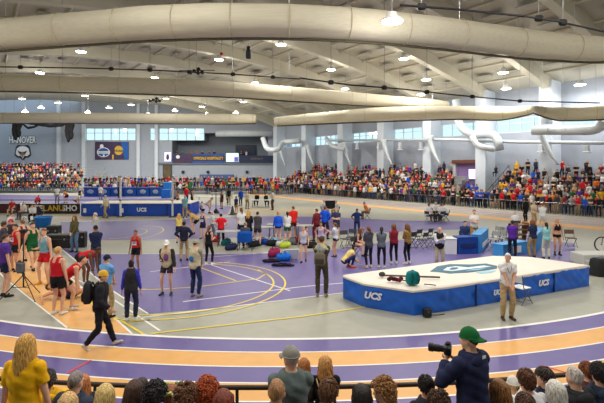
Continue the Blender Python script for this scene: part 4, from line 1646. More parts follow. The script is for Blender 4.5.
def pack(label, at, rz, col, size=(.3, .2, .42), z=0.0, lie=False, name='backpack', cat='backpack'):
    t = thing(name, label, cat, (at[0], at[1], z), rz)
    sx, sy, sz = size
    R = Matrix.Rotation(R_(78), 3, 'X') if lie else None
    off = Vector((0, 0, sy / 2)) if lie else Vector((0, 0, sz / 2))
    mb = MB()
    prof = [(.0, .80), (.12, .98), (.5, 1.0), (.8, .93), (.93, .72), (1.0, .38)]
    vs, fs, n = [], [], 16
    for zz, k in prof:
        for j in range(n):
            a = 2 * math.pi * j / n
            c, s_ = math.cos(a), math.sin(a)
            vs.append(Vector((sx / 2 * k * math.copysign(abs(c) ** .55, c), sy / 2 * k * math.copysign(abs(s_) ** .55, s_), (zz - .5) * sz)))
    for i in range(len(prof) - 1):
        for j in range(n):
            q_ = (j + 1) % n
            fs.append((i * n + j, i * n + q_, (i + 1) * n + q_, (i + 1) * n + j))
    fs.append(tuple(range(n - 1, -1, -1))); fs.append(tuple(range((len(prof) - 1) * n, len(prof) * n)))
    tr = lambda L: [(R @ Vector(v) if R else Vector(v)) + off for v in L]
    mb.add(tr(vs), fs)
    mb.build('bag_body', fabric(col), t, True)
    dk = tuple(int(x * .6) for x in col)
    pk = MB().box((0, 0, 0), (sx * .74, sy * .34, sz * .42), bev=.03)
    pk.v = tr([Vector(v) + Vector((0, sy * .5, -sz * .2)) for v in pk.v])
    pk.build('front_pocket', fabric(dk), t)
    for s_ in (-1, 1):
        st = MB().tube([(s_ * sx * .26, -sy * .42, sz * .42), (s_ * sx * .27, -sy * .66, sz * .26), (s_ * sx * .3, -sy * .66, -sz * .1), (s_ * sx * .34, -sy * .42, -sz * .4)], .018, 6)
        st.v = tr(st.v)
        st.build('shoulder_strap', fabric(dk), t, True)
    hd = MB().tube([(-.03, 0, sz * .47), (-.02, 0, sz * .55), (.02, 0, sz * .55), (.03, 0, sz * .47)], .01, 5)
    hd.v = tr(hd.v)
    hd.build('top_handle', fabric(dk), t, True)
    return t


p = G(412.5, 285.2, MATH)
pack('teal backpack lying on the landing mat beside the vaulting pole', (p.x, p.y), 20, (18, 122, 126), (.34, .26, .36), MATH + .036, False)
p = G(395, 282.6, MATH)
t = thing('spike_shoe_pair', 'crumpled dark red kit bag on the mat left of the teal backpack', 'bag', (p.x, p.y, MATH + .036))
t.name = 'kit_bag'
for k in range(7):
    a = k * 1.1
    MB().ell((-.16 + .055 * k, .04 * math.sin(a * 2), .06 + .02 * math.sin(a)), (.07, .055, .06), None, 9, 6).build('fold', fabric((120 if k % 2 else 70, 34, 44)), t, True)
MB().tube([(.16, 0, .04), (.3, -.03, .02), (.36, .0, .02)], .014, 6).build('strap', fabric((40, 24, 28)), t, True)
p, q = G(424, 286, MATH), G(436, 287.2, MATH)
t = thing('cord', 'thin black cord trailing over the mat edge by the teal backpack', 'cord', (p.x, p.y, MATH + .05))
MB().tube([(0, 0, 0), ((q.x - p.x) * .5, (q.y - p.y) * .5 + .03, .0), (q.x - p.x, q.y - p.y, .0)], .014, 6).build('strand', BLACK, t, True)
# timing box before the mat
p = G(427, 317)
t = thing('sensor_box', 'small black sensor box on the floor before the landing mat', 'box', (p.x, p.y, 0), 10)
MB().box((0, 0, .12), (.2, .18, .22), bev=.02).build('body', BLACK, t)
MB().lathe([(.05, 0), (.05, .03), (.03, .03)]).build('foot', DARKG, t)
MB().ell((0, -.095, .15), (.04, .015, .04)).build('lens', DARKG, t)
MB().tube([(.1, 0, .05), (.3, .06, .012), (.55, .1, .012)], .01, 5).build('lead', BLACK, t, True)

# folding chairs
CHF = mat('chair_frame', (92, 92, 96), .4, .1, metal=.4)


def make_chair(loc, rz, label, seatc, framec, group=None):
    t = thing('folding_chair', label, 'chair', (loc[0], loc[1], 0), rz, group)
    MB().box((0, 0, .45), (.40, .39, .035), bev=.015).build('seat', seatc, t)
    mb = MB()
    vs, fs = [], []
    for i in range(7):
        a = -1 + 2 * i / 6
        for zz, yy in ((.62, -.20), (.82, -.235)):
            for dy in (0, -.022):
                vs.append((a * .2, yy - .03 * (1 - a * a) + dy, zz))
    I = lambda i, k: i * 4 + k
    for i in range(6):
        for k0, k1 in ((0, 2), (2, 3), (3, 1), (1, 0)):
            fs.append((I(i, k0), I(i, k1), I(i + 1, k1), I(i + 1, k0)))
    fs += [(0, 1, 3, 2), (I(6, 0), I(6, 2), I(6, 3), I(6, 1))]
    mb.add(vs, fs)
    mb.build('backrest', seatc, t)
    for s_ in (-1, 1):
        MB().tube([(s_ * .21, -.245, .84), (s_ * .21, -.18, .5), (s_ * .21, .22, .0)], .013, 6).build('leg', framec, t)
        MB().tube([(s_ * .19, .14, .43), (s_ * .19, -.24, .0)], .013, 6).build('leg', framec, t)
    MB().tube([(-.21, .16, .07), (.21, .16, .07)], .009, 5).build('stretcher', framec, t)
    MB().tube([(-.19, -.17, .07), (.19, -.17, .07)], .009, 5).build('stretcher', framec, t)
    return t


GS = mat('chair_grey_seat', (150, 150, 150), .5, .06); WS = mat('chair_white_seat', (224, 224, 222), .5, .04); BS = mat('chair_brown_seat', (98, 66, 52), .6, .08); DS = mat('chair_dark_seat', (58, 60, 66), .6, .08)
p = G(521, 302.5)
make_chair(p, -62, 'white folding chair standing alone behind the white-shirted official', WS, CHF)
p = G(571, 247)
make_chair(p, 170, 'brown folding chair standing alone beyond the landing mat, near the dark relay runner', BS, CHF)
protoA = make_chair(G(493.5, 248.5), 120, 'grey folding chair beside the blue table, first from the left in its row', GS, CHF, 'folding chairs beside the blue judging table')
protoB = make_chair(G(410, 248), 40, 'dark folding chair behind the girl in gold, first from the left', DS, CHF, 'folding chairs behind the standing girls')
bpy.context.view_layer.update()
index_kids(protoA); index_kids(protoB)
for i, (px, py) in enumerate([(496.5, 242.6), (500, 247.5), (503.5, 243.5), (507, 246), (511, 242.5)]):
    c = copy_tree(protoA); p = G(px, py); c.location = (p.x, p.y, 0); c.rotation_euler = (0, 0, R_(120 + (i * 37) % 30))
    c['label'] = 'grey folding chair beside the blue table, %s from the left in its row' % ORD[i + 1]
for i, (px, py) in enumerate([(416, 245), (422, 248.8), (427, 244), (432.5, 247.5)]):
    c = copy_tree(protoB); p = G(px, py); c.location = (p.x, p.y, 0); c.rotation_euler = (0, 0, R_(40 + (i * 41) % 40))
    c['label'] = 'dark folding chair behind the girl in gold, %s from the left' % ORD[i + 1]
for i, (px, py) in enumerate([(345.5, 248), (351, 246)]):
    c = copy_tree(protoB); p = G(px, py); c.location = (p.x, p.y, 0); c.rotation_euler = (0, 0, R_(200 - i * 50))
    c['label'] = ['dark folding chair beside the crouching girl in yellow', 'dark folding chair in front of the seated bare-legged athlete'][i]
    c['group'] = 'folding chairs at the infield bench'


def table(label, a, b, dep, h, skirt, name='cloth_table', white_end=False, cat='table', toplab=None):
    """table from floor point a to b (front edge), cloth to the floor"""
    a, b = Vector((a.x, a.y, 0)), Vector((b.x, b.y, 0))
    e = b - a; ln = e.length
    t = thing(name, label, cat, (a.x, a.y, 0), math.degrees(math.atan2(e.y, e.x)))
    mb = MB()
    for (p, q) in (((0, 0), (ln, 0)), ((ln, 0), (ln, dep)), ((ln, dep), (0, dep)), ((0, dep), (0, 0))):
        p, q = Vector(p + (0,)), Vector(q + (0,))
        ee = (q - p); L = ee.length; ee.normalize(); nn = Vector((ee.y, -ee.x, 0))
        nx = max(2, int(L / .08))
        vs = []
        for k in range(5):
            for j in range(nx + 1):
                w_ = .018 * math.sin(j * 1.7) * (1 - k / 4) * min(1, min(j, nx - j))
                vs.append(p + ee * (L * j / nx) + nn * w_ + Vector((0, 0, .01 + (h - .02) * k / 4)))
        mb.add(vs, [(k * (nx + 1) + j, k * (nx + 1) + j + 1, (k + 1) * (nx + 1) + j + 1, (k + 1) * (nx + 1) + j) for k in range(4) for j in range(nx)])
    mb.build('skirt', skirt, t, True)
    MB().box((ln / 2, dep / 2, h - .015), (ln + .04, dep + .04, .03), bev=.012).build('tabletop', skirt if not white_end else skirt, t)
    return t, ln


TB = mat('table_blue', (20, 96, 190), .55, .1, 2)
TS = mat('table_sky', (66, 150, 214), .55, .1, 2)
t, ln = table('judging table under a deep blue cloth in front of the long-haired judge', G(458.5, 254.5), G(478, 254), .55, .78, mat('table_deep', (16, 66, 150), .5, .12, 1.2))
MB().box((ln / 2, -.03, .40), (ln * .8, .02, .2), bev=.005).build('stripe', mat('stripe_navy', (20, 40, 96), .6, .05), t)
t, ln = table('sky blue draped table end standing against the deep blue judging table', G(480.6, 253.6), G(488.5, 244.8), .4, .86, TS)
MB().box((ln * .5, -.03, .3), (ln * .7, .02, .22), bev=.005).build('white_panel', WHT, t)
t, ln = table('white cloth table left of the deep blue judging table', G(446, 254.5), G(456.8, 254.5), .6, .72, mat('cloth_white', (216, 218, 222), .7, .04, 2))
t, ln = table('low sky blue table with white badge before the purple-shirted athlete', G(503, 257.5), G(528, 253), .5, .55, TS)
MB().box((ln * .52, -.03, .26), (ln * .34, .02, .3), bev=.005).build('white_badge', WHT, t)
t, ln = table('bright blue table end beside the khaki-trousered coach', G(536, 253), G(544, 243), .4, .8, TS)
# wooden crate rack beside it
p = G(520, 241.5)
t = thing('wooden_rack', 'brown wooden rack of starting gear behind the low sky blue table', 'rack', (p.x, p.y, 0), 15)
WD_ = mat('wood_brown', (122, 82, 50), .6, .18, 6, stretch=(1, 8, 8))
for k in range(4):
    MB().box((0, .0, .12 + .26 * k), (.7, .5, .05), bev=.01).build('shelf', WD_, t)
for s_ in (-1, 1):
    MB().box((s_ * .35, 0, .5), (.05, .5, 1.0), bev=.01).build('side_panel', WD_, t)
# pale steps and black draped stand at the right edge
p = G(586, 263)
t = thing('step_block', 'pale grey two-level step block at the right edge of the infield', 'steps', (p.x, p.y, 0), 6)
MB().box((.35, 0, .21), (1.5, .8, .42), bev=.02).build('upper_step', mat('step_grey', (190, 190, 186), .7, .04, 3), t)
MB().box((.35, -.62, .11), (1.5, .44, .22), bev=.02).build('lower_step', mat('step_grey2', (170, 170, 166), .7, .04, 3), t)
p = G(601, 275)
t = thing('covered_cart', 'black cloth-covered cart by the right end of the landing mat', 'cart', (p.x, p.y, 0), 20)
mb = MB()
vs = []
for zz, k in ((.02, 1.0), (.3, .9), (.56, .82), (.6, .74)):
    for j in range(24):
        a = 2 * math.pi * j / 24
        c, s_ = math.cos(a), math.sin(a)
        r = 1 + (.035 * math.sin(a * 9)) * (1 - zz)
        vs.append((.42 * k * r * math.copysign(abs(c) ** .5, c), .3 * k * r * math.copysign(abs(s_) ** .5, s_), zz))
mb.add(vs, [(i * 24 + j, i * 24 + (j + 1) % 24, (i + 1) * 24 + (j + 1) % 24, (i + 1) * 24 + j) for i in range(3) for j in range(24)] + [tuple(range(72, 96))])
mb.build('cover', mat('black_cloth', (30, 31, 34), .9, .15, 6), t, True)
MB().box((0, 0, .62), (.5, .3, .05), bev=.02).build('tray', DARKG, t)
p = G(602, 252)
t = thing('wheel_rim', 'dark wheel standing at the far right edge near the steps', 'wheel', (p.x, p.y, 0))
MB().tube([(.33 * math.cos(a), .02, .36 + .33 * math.sin(a)) for a in np.linspace(0, 2 * math.pi, 25)], .03, 8, cap=False).build('tyre', BLACK, t, True)
MB().ell((0, .02, .36), (.05, .05, .05)).build('hub', STEEL, t)
MB().tube([(0, .02, .36), (.25, .3, .62), (.5, .3, .62)], .02, 6).build('frame', BLACK, t)

# vault pads far left with uprights and bar, sponsor board, blue skirted tables
def wbx(px0, px1, pyb, h, dep, label, name, cat, m, topm=None):
    a, b = G(px0, pyb), G(px1, pyb)
    t = thing(name, label, cat, ((a.x + b.x) / 2, a.y + dep / 2, 0))
    mb = MB().box((0, 0, h / 2), (b.x - a.x, dep, h), bev=.06)
    mb.build('body', m, t)
    if topm:
        MB().box((0, 0, h + .03), (b.x - a.x + .04, dep + .04, .06), bev=.02).build('top_cover', topm, t)
    return t, a, b


BV2 = mat('blue_vinyl_far', (20, 78, 190), .45, .10, 2.0, spec=.45)
t, a, b = wbx(80.5, 190, 216, .98, 3.2, 'long deep blue vault pad with white top beneath the crossbar', 'landing_mat', 'mat', BV2, TOPM)
w2 = (b.x - a.x) / 2
text('lettering', 'UCS', .42, (.12 * w2, -1.64, .5), (math.pi / 2, 0, 0), WHT, t, .004, bold=.02)
for x in (-.92, -.24):
    MB().box((x * w2, -1.62, .45), (.24, .02, .36), bev=.004).build('badge', WHT, t)
MB().box((.58 * w2, -1.62, .5), (.05, .03, .95), bev=.01).build('seam', SEAM, t)
for px, lab in ((120.5, 'tall white vault upright standing before the middle of the long blue pad'), (172.5, 'tall white vault upright near the right end of the long blue pad')):
    p = G(px, 217)
    t = thing('vault_upright', lab, 'post', (p.x, p.y, 0))
    MB().box((0, 0, .03), (.5, .5, .06), bev=.02).build('base_plate', DARKG, t)
    MB().box((0, 0, 1.66), (.14, .12, 3.2), bev=.03).build('post', WHITEP, t)
    MB().box((0, -.08, 1.35), (.2, .08, .14), bev=.02).build('bar_bracket', STEEL, t)
    MB().box((0, 0, 3.2), (.2, .2, .14), bev=.03).build('top_cap', STEEL, t)
p, q = G(-8, 217), G(172.5, 217)
t = thing('crossbar', 'thin dark vault crossbar resting across the white uprights', 'bar', (q.x, q.y - .12, 1.36))
MB().tube([(0, 0, 0), (p.x - q.x, 0, .0)], .028, 6).build('bar', BLACK, t)
MB().ell((0, 0, 0), (.06, .06, .06)).build('end_plug', YELLOW, t)
# black sponsor board with gold letters
a, b = G(22, 213.5), G(80, 213.5)
t = thing('advert_board', 'black advertising board with gold letters left of the long blue pad', 'sign', ((a.x + b.x) / 2, a.y, 0))
MB().box((0, 0, .42), (b.x - a.x, .12, .84), bev=.02).build('panel', mat('board_black', (34, 30, 34), .5, .1, 2), t)
for st, fx, m in (('IN', -.88, GOLD), ('AVE', -.5, WHT), ('L', -.2, GOLD), ('ANU', .18, GOLD), ('SHO', .66, WHT)):
    text('lettering', st, .68, (fx * (b.x - a.x) / 2, -.075, .44), (math.pi / 2, 0, 0), m, t, .005, bold=.02, sx=.95)
# red-brown boards further left
wbx(-12, 20, 213, .8, .12, 'dark maroon board at the far left end of the advertising row', 'advert_board', 'sign', mat('board_maroon', (84, 40, 48), .6, .2, 2))
# skirted tables in front of the far crowd
DKB = mat('skirt_blue', (20, 74, 164), .55, .14, .8)
tabs = [(84, 97), (98, 110), (111, 123), (124, 136), (137, 149), (150, 161)]
for i, (p0, p1) in enumerate(tabs):
    a, b = G(p0, 196.5), G(p1, 196.5)
    t, ln = table('blue draped table with grey crest before the far crowd, %s from the left' % ORD[i], a, b, .9, 1.25, DKB, 'banner_table')
    t['group'] = 'draped tables before the far crowd'
    mb = MB()
    mb.ell((ln / 2, -.05, .68), (ln * .26, .02, .3), None, 14, 8)
    mb.build('crest', mat('crest_grey', (150, 164, 190), .6, .25, 3), t)
    MB().box((ln / 2, -.045, .95), (ln * .5, .02, .12)).build('crest_ribbon', mat('crest_dark', (60, 62, 84), .6, .2, 3), t)
t, ln = table('plain bright blue draped bin right of the draped tables', G(161, 198), G(170, 198), .8, 1.1, mat('plain_blue', (30, 108, 204), .55, .1, 1), 'banner_table')
wbx(163, 171.5, 195.6, 1.9, .6, 'upright bright blue barrel board behind the right vault upright', 'barrel_board', 'sign', mat('plain_blue2', (40, 128, 216), .55, .1, 1))

# team camp in the middle: folding tables, bags, camp chair
def ftable(label, px, py, w_, rz, h=.74, col=(176, 178, 180)):
    p = G(px, py)
    t = thing('folding_table', label, 'table', (p.x, p.y, 0), rz)
    MB().box((0, 0, h), (w_, .7, .05), bev=.02).build('tabletop', mat('ftable_%d' % col[0], col, .5, .05, 4), t)
    for s_ in (-1, 1):
        for y in (-.25, .25):
            MB().tube([(s_ * w_ * .4, y, h - .03), (s_ * w_ * .43, y, 0)], .016, 6).build('leg', CHF, t)
        MB().tube([(s_ * w_ * .41, -.25, .3), (s_ * w_ * .41, .25, .3)], .012, 5).build('brace', CHF, t)
    return t


ftable('grey folding table in the team camp beside the red-shirted athlete', 233, 246, 1.7, 4)
ftable('grey folding table of the team camp behind the blue camp chair', 260, 241, 1.8, 2)
ftable('grey folding table of the team camp behind the blue-shirted athlete', 283, 237.5, 1.8, 0)
ftable('grey folding table of the team camp right of the kneeling bags', 305.5, 239, 1.0, -4)
ftable('white folding table far out with officials seated behind it', 262, 207.5, 2.2, 0, .74, (206, 208, 208))


def duffel(label, px, py, rz, col, L=.55, r=.16, name='duffel_bag', cat='bag'):
    p = G(px, py)
    t = thing(name, label, cat, (p.x, p.y, 0), rz)
    mb = MB()
    q = np.linspace(-L / 2, L / 2, 9)
    mb.tube([(x, 0, r * .92 + .02 * math.sin(x * 14)) for x in q], [r * .55] + [r * (1 + .05 * math.sin(x * 17 + px)) for x in q[1:-1]] + [r * .55], 12, flat=1.0)
    mb.v = [(x, y, max(0, z)) for x, y, z in mb.v]
    mb.build('bag_body', fabric(col), t, True)
    dk = tuple(int(x * .55 + 10) for x in col)
    for s_ in (-1, 1):
        MB().tube([(-L * .2, s_ * r * .6, r * 1.7), (-L * .12, s_ * r * .35, r * 2.25), (L * .12, s_ * r * .35, r * 2.25), (L * .2, s_ * r * .6, r * 1.7)], .012, 5).build('handle', fabric(dk), t, True)
    MB().box((0, 0, r * 1.9), (L * .7, .02, .015)).build('zip', fabric(dk), t)
    return t


BAGS = [('navy sports bag under the grey table beside the red-shirted athlete', 231, 250, 20, (40, 48, 84)), ('crimson sports bag on the floor left of the red-shirted athlete', 215, 242, -10, (168, 40, 52)),
        ('teal sports bag in the team camp beneath the table edge', 226, 245, 60, (30, 110, 120)), ('black sports bag beside the blue camp chair', 254, 247, 30, (36, 36, 42)), ('royal blue sports bag at the feet of the dark-hooded athlete', 263, 244.5, -20, (36, 74, 168)),
        ('large black heaped kit bag between dark-hooded and blue-shirted athletes', 272, 246, 0, (32, 32, 36)), ('white and grey kit bag behind the blue-shirted athlete', 281, 246.5, 40, (196, 198, 204)), ('lime green drawstring bag lying before the athletes in the team camp', 285, 248, 0, (186, 206, 70)),
        ('grey sports bag at the feet of the white-shirted athlete in green shorts', 293, 244.5, -40, (110, 114, 124)), ('brown sports bag under the right team table', 303, 243.5, 10, (112, 78, 60)), ('pale blue bag leaning by the camp table', 274, 243, 70, (150, 186, 220)),
        ('black sports bag right of the team camp beside athlete in white singlet', 311, 248, 15, (34, 34, 40))]
for lab, px, py, rz, c in BAGS:
    duffel(lab, px, py, rz, c)
duffel('red and blue striped bag lying on the purple floor', 274, 257, 10, (150, 40, 84), .5, .2)
duffel('bright blue bag on the purple floor beside the white board', 283.5, 261, -8, (30, 110, 214), .6, .17)
duffel('flat black jacket bundle lying on the purple floor left of the blue bag', 271.5, 262.5, 5, (36, 34, 44), .75, .07, 'jacket_bundle', 'clothing')
duffel('long black sleeve lying on the purple floor below the blue bag', 283, 266.5, 0, (34, 34, 42), .9, .06, 'pole_sleeve', 'sleeve')
p = G(291.5, 260)
t = thing('white_board', 'white plastic board leaning behind the bright blue bag', 'board', (p.x, p.y, 0), 5)
MB().box((0, 0, .24), (.62, .05, .48), Matrix.Rotation(.25, 3, 'X'), bev=.015).build('panel', WHITEP, t)
MB().box((0, .12, .2), (.3, .03, .4), Matrix.Rotation(-.35, 3, 'X'), bev=.01).build('prop', STEEL, t)
# blue camp chair
p = G(245.5, 250)
t = thing('camp_chair', 'bright blue quad camp chair seen from behind in the team camp', 'chair', (p.x, p.y, 0), 0)
BLF = fabric((26, 92, 190))
mb = MB()
vs, fs = [], []
for i in range(9):
    a = -1 + 2 * i / 8
    for k in range(6):
        v = k / 5
        for dy in (0, -.02):
            vs.append((a * (.36 - .03 * v), -.20 - .12 * v - .12 * (1 - a * a) + dy, .42 + .5 * v + .04 * (1 - a * a) * (v > .9)))
I = lambda i, k, d: (i * 6 + k) * 2 + d
for i in range(8):
    for k in range(5):
        fs.append((I(i, k, 0), I(i + 1, k, 0), I(i + 1, k + 1, 0), I(i, k + 1, 0)))
        fs.append((I(i, k, 1), I(i, k + 1, 1), I(i + 1, k + 1, 1), I(i + 1, k, 1)))
    fs.append((I(i, 5, 0), I(i + 1, 5, 0), I(i + 1, 5, 1), I(i, 5, 1)))
mb.add(vs, fs)
mb.build('backrest', BLF, t, True)
MB().box((0, .02, .40), (.62, .5, .04), bev=.015).build('seat', BLF, t)
for (x, y) in ((-.34, -.28), (.34, -.28), (-.34, .28), (.34, .28)):
    MB().tube([(x, y, 0), (x * .95, y * .9, .62)], .014, 6).build('leg', BLACK, t)
for s_ in (-1, 1):
    MB().box((s_ * .36, .02, .63), (.07, .52, .03), bev=.012).build('armrest', BLF, t)

# left team area: blue tub, black carts, timing tripod
p = G(43, 232)
t = thing('storage_tub', 'bright blue plastic tub standing on a cart behind the green athlete', 'tub', (p.x, p.y, 0), 8)
TU = mat('tub_blue', (18, 112, 200), .4, .08, 3)
MB().lathe([(.36, .36), (.40, .38), (.48, .86), (.52, .88), (.52, .93), (.46, .93), (.42, .5), (.1, .48)], n=20).build('tub', TU, t, True)
MB().box((0, 0, .32), (.9, .7, .06), bev=.02).build('cart_deck', DARKG, t)
for x in (-.38, .38):
    for y in (-.28, .28):
        MB().tube([(x - .02, y, .12), (x + .02, y, .12)], .12, 12).build('wheel', BLACK, t)
        MB().tube([(x, y, .12), (x, y, .3)], .02, 6).build('fork', STEEL, t)


def case(label, px, py, s, rz, m=BLACK, name='equipment_case', cat='case'):
    p = G(px, py)
    t = thing(name, label, cat, (p.x, p.y, 0), rz)
    MB().box((0, 0, s[2] / 2 + .03), s, bev=.04).build('body', m, t)
    MB().box((0, 0, s[2] * .72), (s[0] * 1.02, s[1] * 1.02, .03), bev=.01).build('lid_seam', DARKG, t)
    for k in (-.3, .3):
        MB().box((s[0] * k, -s[1] * .51, s[2] * .72), (.07, .02, .09), bev=.008).build('latch', STEEL, t)
    for k in (-.42, .42):
        MB().box((s[0] * k, 0, .02), (.06, s[1] * .8, .05), bev=.01).build('foot', DARKG, t)
    MB().tube([(-.1, 0, s[2] + .03), (-.08, 0, s[2] + .09), (.08, 0, s[2] + .09), (.1, 0, s[2] + .03)], .012, 6).build('handle', STEEL, t)


case('wide black equipment case behind the camouflage-jacketed woman', 60, 247.5, (1.25, .6, .62), 0)
case('black equipment case right of the camouflage-jacketed woman', 80, 247, (.55, .5, .72), 10)
case('grey slanted equipment case beside the athlete in red shorts', 39, 250, (.7, .55, .5), -25, mat('case_grey', (96, 100, 108), .5, .08))
case('tall black equipment case behind the green athlete', 54, 241, (.6, .5, .8), 5)
# timing tripod
p = G(23.5, 299)
t = thing('timing_tripod', 'tall black tripod with timing camera standing on the sprint lane', 'tripod', (p.x, p.y, 0), 0)
MB().tube([(0, 0, .35), (0, 0, 1.98)], [.022, .016], 8).build('column', BLACK, t, True)
for a in (200, 330, 80):
    d = Vector((math.cos(R_(a)), math.sin(R_(a)), 0))
    lg = MB().tube([Vector((0, 0, .72)), d * .62 + Vector((0, 0, .015))], [.016, .012], 6).build('leg', BLACK, t)
    MB().tube([Vector((0, 0, .35)), d * .3 + Vector((0, 0, .37))], .009, 5).build('brace', BLACK, t)
    MB().ell(d * .62 + Vector((0, 0, .018)), (.022, .022, .018)).build('rubber_foot', DARKG, lg)
MB().lathe([(.03, .68), (.04, .70), (.04, .76), (.03, .78)]).build('collar', DARKG, t, True)
MB().box((0, 0, 2.02), (.16, .12, .12), bev=.02).build('camera_body', BLACK, t)
MB().tube([(0, .06, 2.03), (0, .16, 2.03)], [.045, .05], 12).build('lens', DARKG, t)
MB().box((-.06, -.05, .95), (.26, .14, .34), bev=.05).build('sandbag', mat('sandbag', (92, 96, 104), .9, .2, 12), t)

p = G(216, 213)
t = thing('lamp_stand', 'slim dark lamp stand with weighted base in mid-field beside the beige athlete', 'stand', (p.x, p.y, 0))
MB().lathe([(.32, 0), (.3, .06), (.12, .3), (.04, .42)]).build('weighted_base', BLACK, t, True)
MB().tube([(0, 0, .4), (0, 0, 1.9)], .035, 8).build('pole', DARKG, t)
MB().box((0, 0, 1.95), (.3, .2, .22), bev=.04).build('head', DARKG, t)
p = G(232.5, 214.5)
t = thing('floor_cone', 'small dark cone on the floor of the mid-field', 'cone', (p.x, p.y, 0))
MB().lathe([(.26, .03), (.2, .06), (.05, .7), (.03, .72)]).build('cone', DARKG, t, True)
MB().box((0, 0, .015), (.6, .6, .03), bev=.01).build('base', BLACK, t)
ftable('low white table in mid-field right of the coach in bright red', 210, 203, 3.0, 0, .7, (210, 208, 204))
ftable('second white table in mid-field beyond the lamp stand', 222, 198.5, 3.0, 0, .7, (214, 212, 208))
# ------------------------------------------------------------------ people on the infield
BLK = (30, 30, 34); NAVY = (32, 40, 72); REDC = (200, 32, 44); GRN = (26, 92, 52); WHC = (226, 228, 230); GRY = (120, 124, 130); KHA = (178, 156, 116); JEAN = (52, 70, 112); ROY = (28, 78, 190); MAR = (112, 32, 44); PUR = (84, 52, 140); GLD = (222, 176, 60); TANC = (196, 168, 124); OLV = (84, 82, 52)
HB, HD, HBL, HBR, HGY, HRD = (52, 36, 26), (28, 22, 20), (168, 128, 74), (92, 58, 34), (150, 146, 140), (128, 62, 32)


def ip(label, fx, fy, hy, face, **k):
    """person whose feet and head-top are at picture rows fy, hy; height follows from distance."""
    p = G(fx, fy)
    h = (fy - hy) / F * p.y
    pose = k.get('pose', 'stand')
    if 'h' in k:
        h = k.pop('h')
    return person(label, (p.x, p.y), max(1.5, min(1.98, h)), face, **k)


# left group on and around the sprint lane
ip('person in purple T-shirt and dark shorts with white bib at the left edge', 4, 297, 233, -40, top=('tee', PUR), bot=('shorts', NAVY), hair=('short', HB), bib=True)
ip('athlete in red singlet beside the tripod, half turned, dark hair', 17, 271, 223, 150, top=('tank', REDC), bot=('shorts', BLK), hair=('short', HD), skin=1, bib=True, pose='stand2')
ip('athlete in green singlet and green shorts walking beside the tripod', 32, 270, 221, -120, top=('tank', GRN), bot=('shorts', GRN), hair=('short', HB), pose='walk2', shoes=(40, 44, 40))
ip('athlete in pale teal singlet and red shorts with orange shoes', 46, 284, 227, 165, top=('tank', (120, 170, 190)), bot=('shorts', REDC), hair=('short', HBR), shoes=(226, 160, 40), pose='stand2')
ip('sandy-haired athlete in red singlet and black shorts seen from behind', 57, 315, 245, -15, top=('tank', REDC), bot=('shorts', BLK), hair=('short', HBL), shoes=(216, 214, 208), bib=True, h=1.84)
ip('exhausted athlete in red singlet bending forward, hands on knees', 71, 309, 262, -70, top=('tank', REDC), bot=('shorts', BLK), hair=('short', HD), pose='knees', shoes=(222, 220, 214), h=1.78)
ip('dark-skinned athlete in red singlet bending low with hands at shins', 85, 284, 245, -95, top=('tank', REDC), bot=('shorts', BLK), hair=('buzz', HD), pose='bend', skin=3, shoes=(230, 230, 226), h=1.8)
ip('photographer in navy jacket and cap holding a camera near the cases', 96, 271, 225, 35, top=('long', NAVY), bot=('pants', (70, 74, 88)), hair=('short', HD), pose='phone', skin=2, cap=('forward', NAVY))
ip('grey-shirted person standing just beyond the navy-jacketed photographer', 96, 248, 212, 100, top=('long', (176, 176, 170)), bot=('pants', (150, 144, 130)), hair=('short', HGY))
ip('woman in olive camouflage jacket and blue jeans behind the black cases', 75, 252, 215, 170, sex='f', top=('long', OLV), bot=('pants', (90, 112, 140)), hair=('long', HBR), pose='front')
ip('dark-skinned athlete in red singlet with white bib standing alone', 136, 271, 229, 172, top=('tank', REDC), bot=('shorts', BLK), hair=('buzz', HD), skin=2, bib=True, pose='stand', shoes=(60, 60, 64))
ip('man in light blue polo and navy cap seen from behind', 106, 318, 256, -20, top=('tee', (110, 168, 224)), bot=('pants', KHA), hair=('short', HB), cap=('forward', NAVY), pose='front', h=1.66)
I_ = ip('person in yellow beanie striding across the track in black', 100, 348, 268, -75, top=('hoodie', (38, 38, 46)), bot=('pants', (30, 31, 38)), hair=('short', HB), cap=('beanie', (226, 178, 60)), pose='walk', shoes=(214, 206, 196), h=1.72)
M_ = I_['M']
bp_at = M_ @ Vector((0, -.245, 1.02))
pack('dark camera backpack carried by the person in yellow beanie', (bp_at.x, bp_at.y), -75 + 180, (46, 46, 52), (.32, .17, .46), bp_at.z)
ip('woman in black vest over royal blue sleeves and dark trousers', 131, 321, 262, 10, sex='f', under=('long', (60, 62, 190)), top=('vest', (48, 48, 54)), bot=('pants', (38, 44, 66)), hair=('bun', HD), skin=1, shoes=(210, 210, 214), h=1.58)
p = G(64, 302)
person('worn-out athlete lying on the tan sprint lane behind the red pair', (p.x, p.y + .35), 1.78, -85, 'lie', top=('tank', MAR), bot=('shorts', BLK), hair=('short', HB), skin=1, shoes=(230, 214, 60))
ip('person in pink cap and dark top at the left edge group', 12, 256, 216, 120, top=('long', (60, 52, 60)), bot=('pants', (70, 74, 90)), hair=('short', HD), cap=('forward', (208, 60, 96)), pose='fold', h=1.66)
ip('athlete in maroon singlet behind the red-singlet athlete beside the tripod', 23, 262, 219, 60, top=('tank', MAR), bot=('shorts', BLK), hair=('short', HBR), pose='hips')
ip('person in dark jersey and white sleeves at the far left edge', 3, 262, 222, -60, top=('tee', (70, 66, 84)), bot=('shorts', BLK), hair=('curly', HB), skin=1, pose='fold')


def seat_at(label, px, py, face, chairlab=None, seatm=None, h=1.74, **k):
    p = G(px, py)
    s = h / 1.75
    c = make_chair((p.x, p.y), face + 0, chairlab, seatm or GS, CHF) if chairlab else None
    d = Matrix.Rotation(R_(face), 3, 'Z') @ Vector((0, -.06, 0))
    I = person(label, (p.x + d.x, p.y + d.y), h, face, k.pop('pose', 'sit'), z=.47 - .45 * s + .005, **k)
    return I


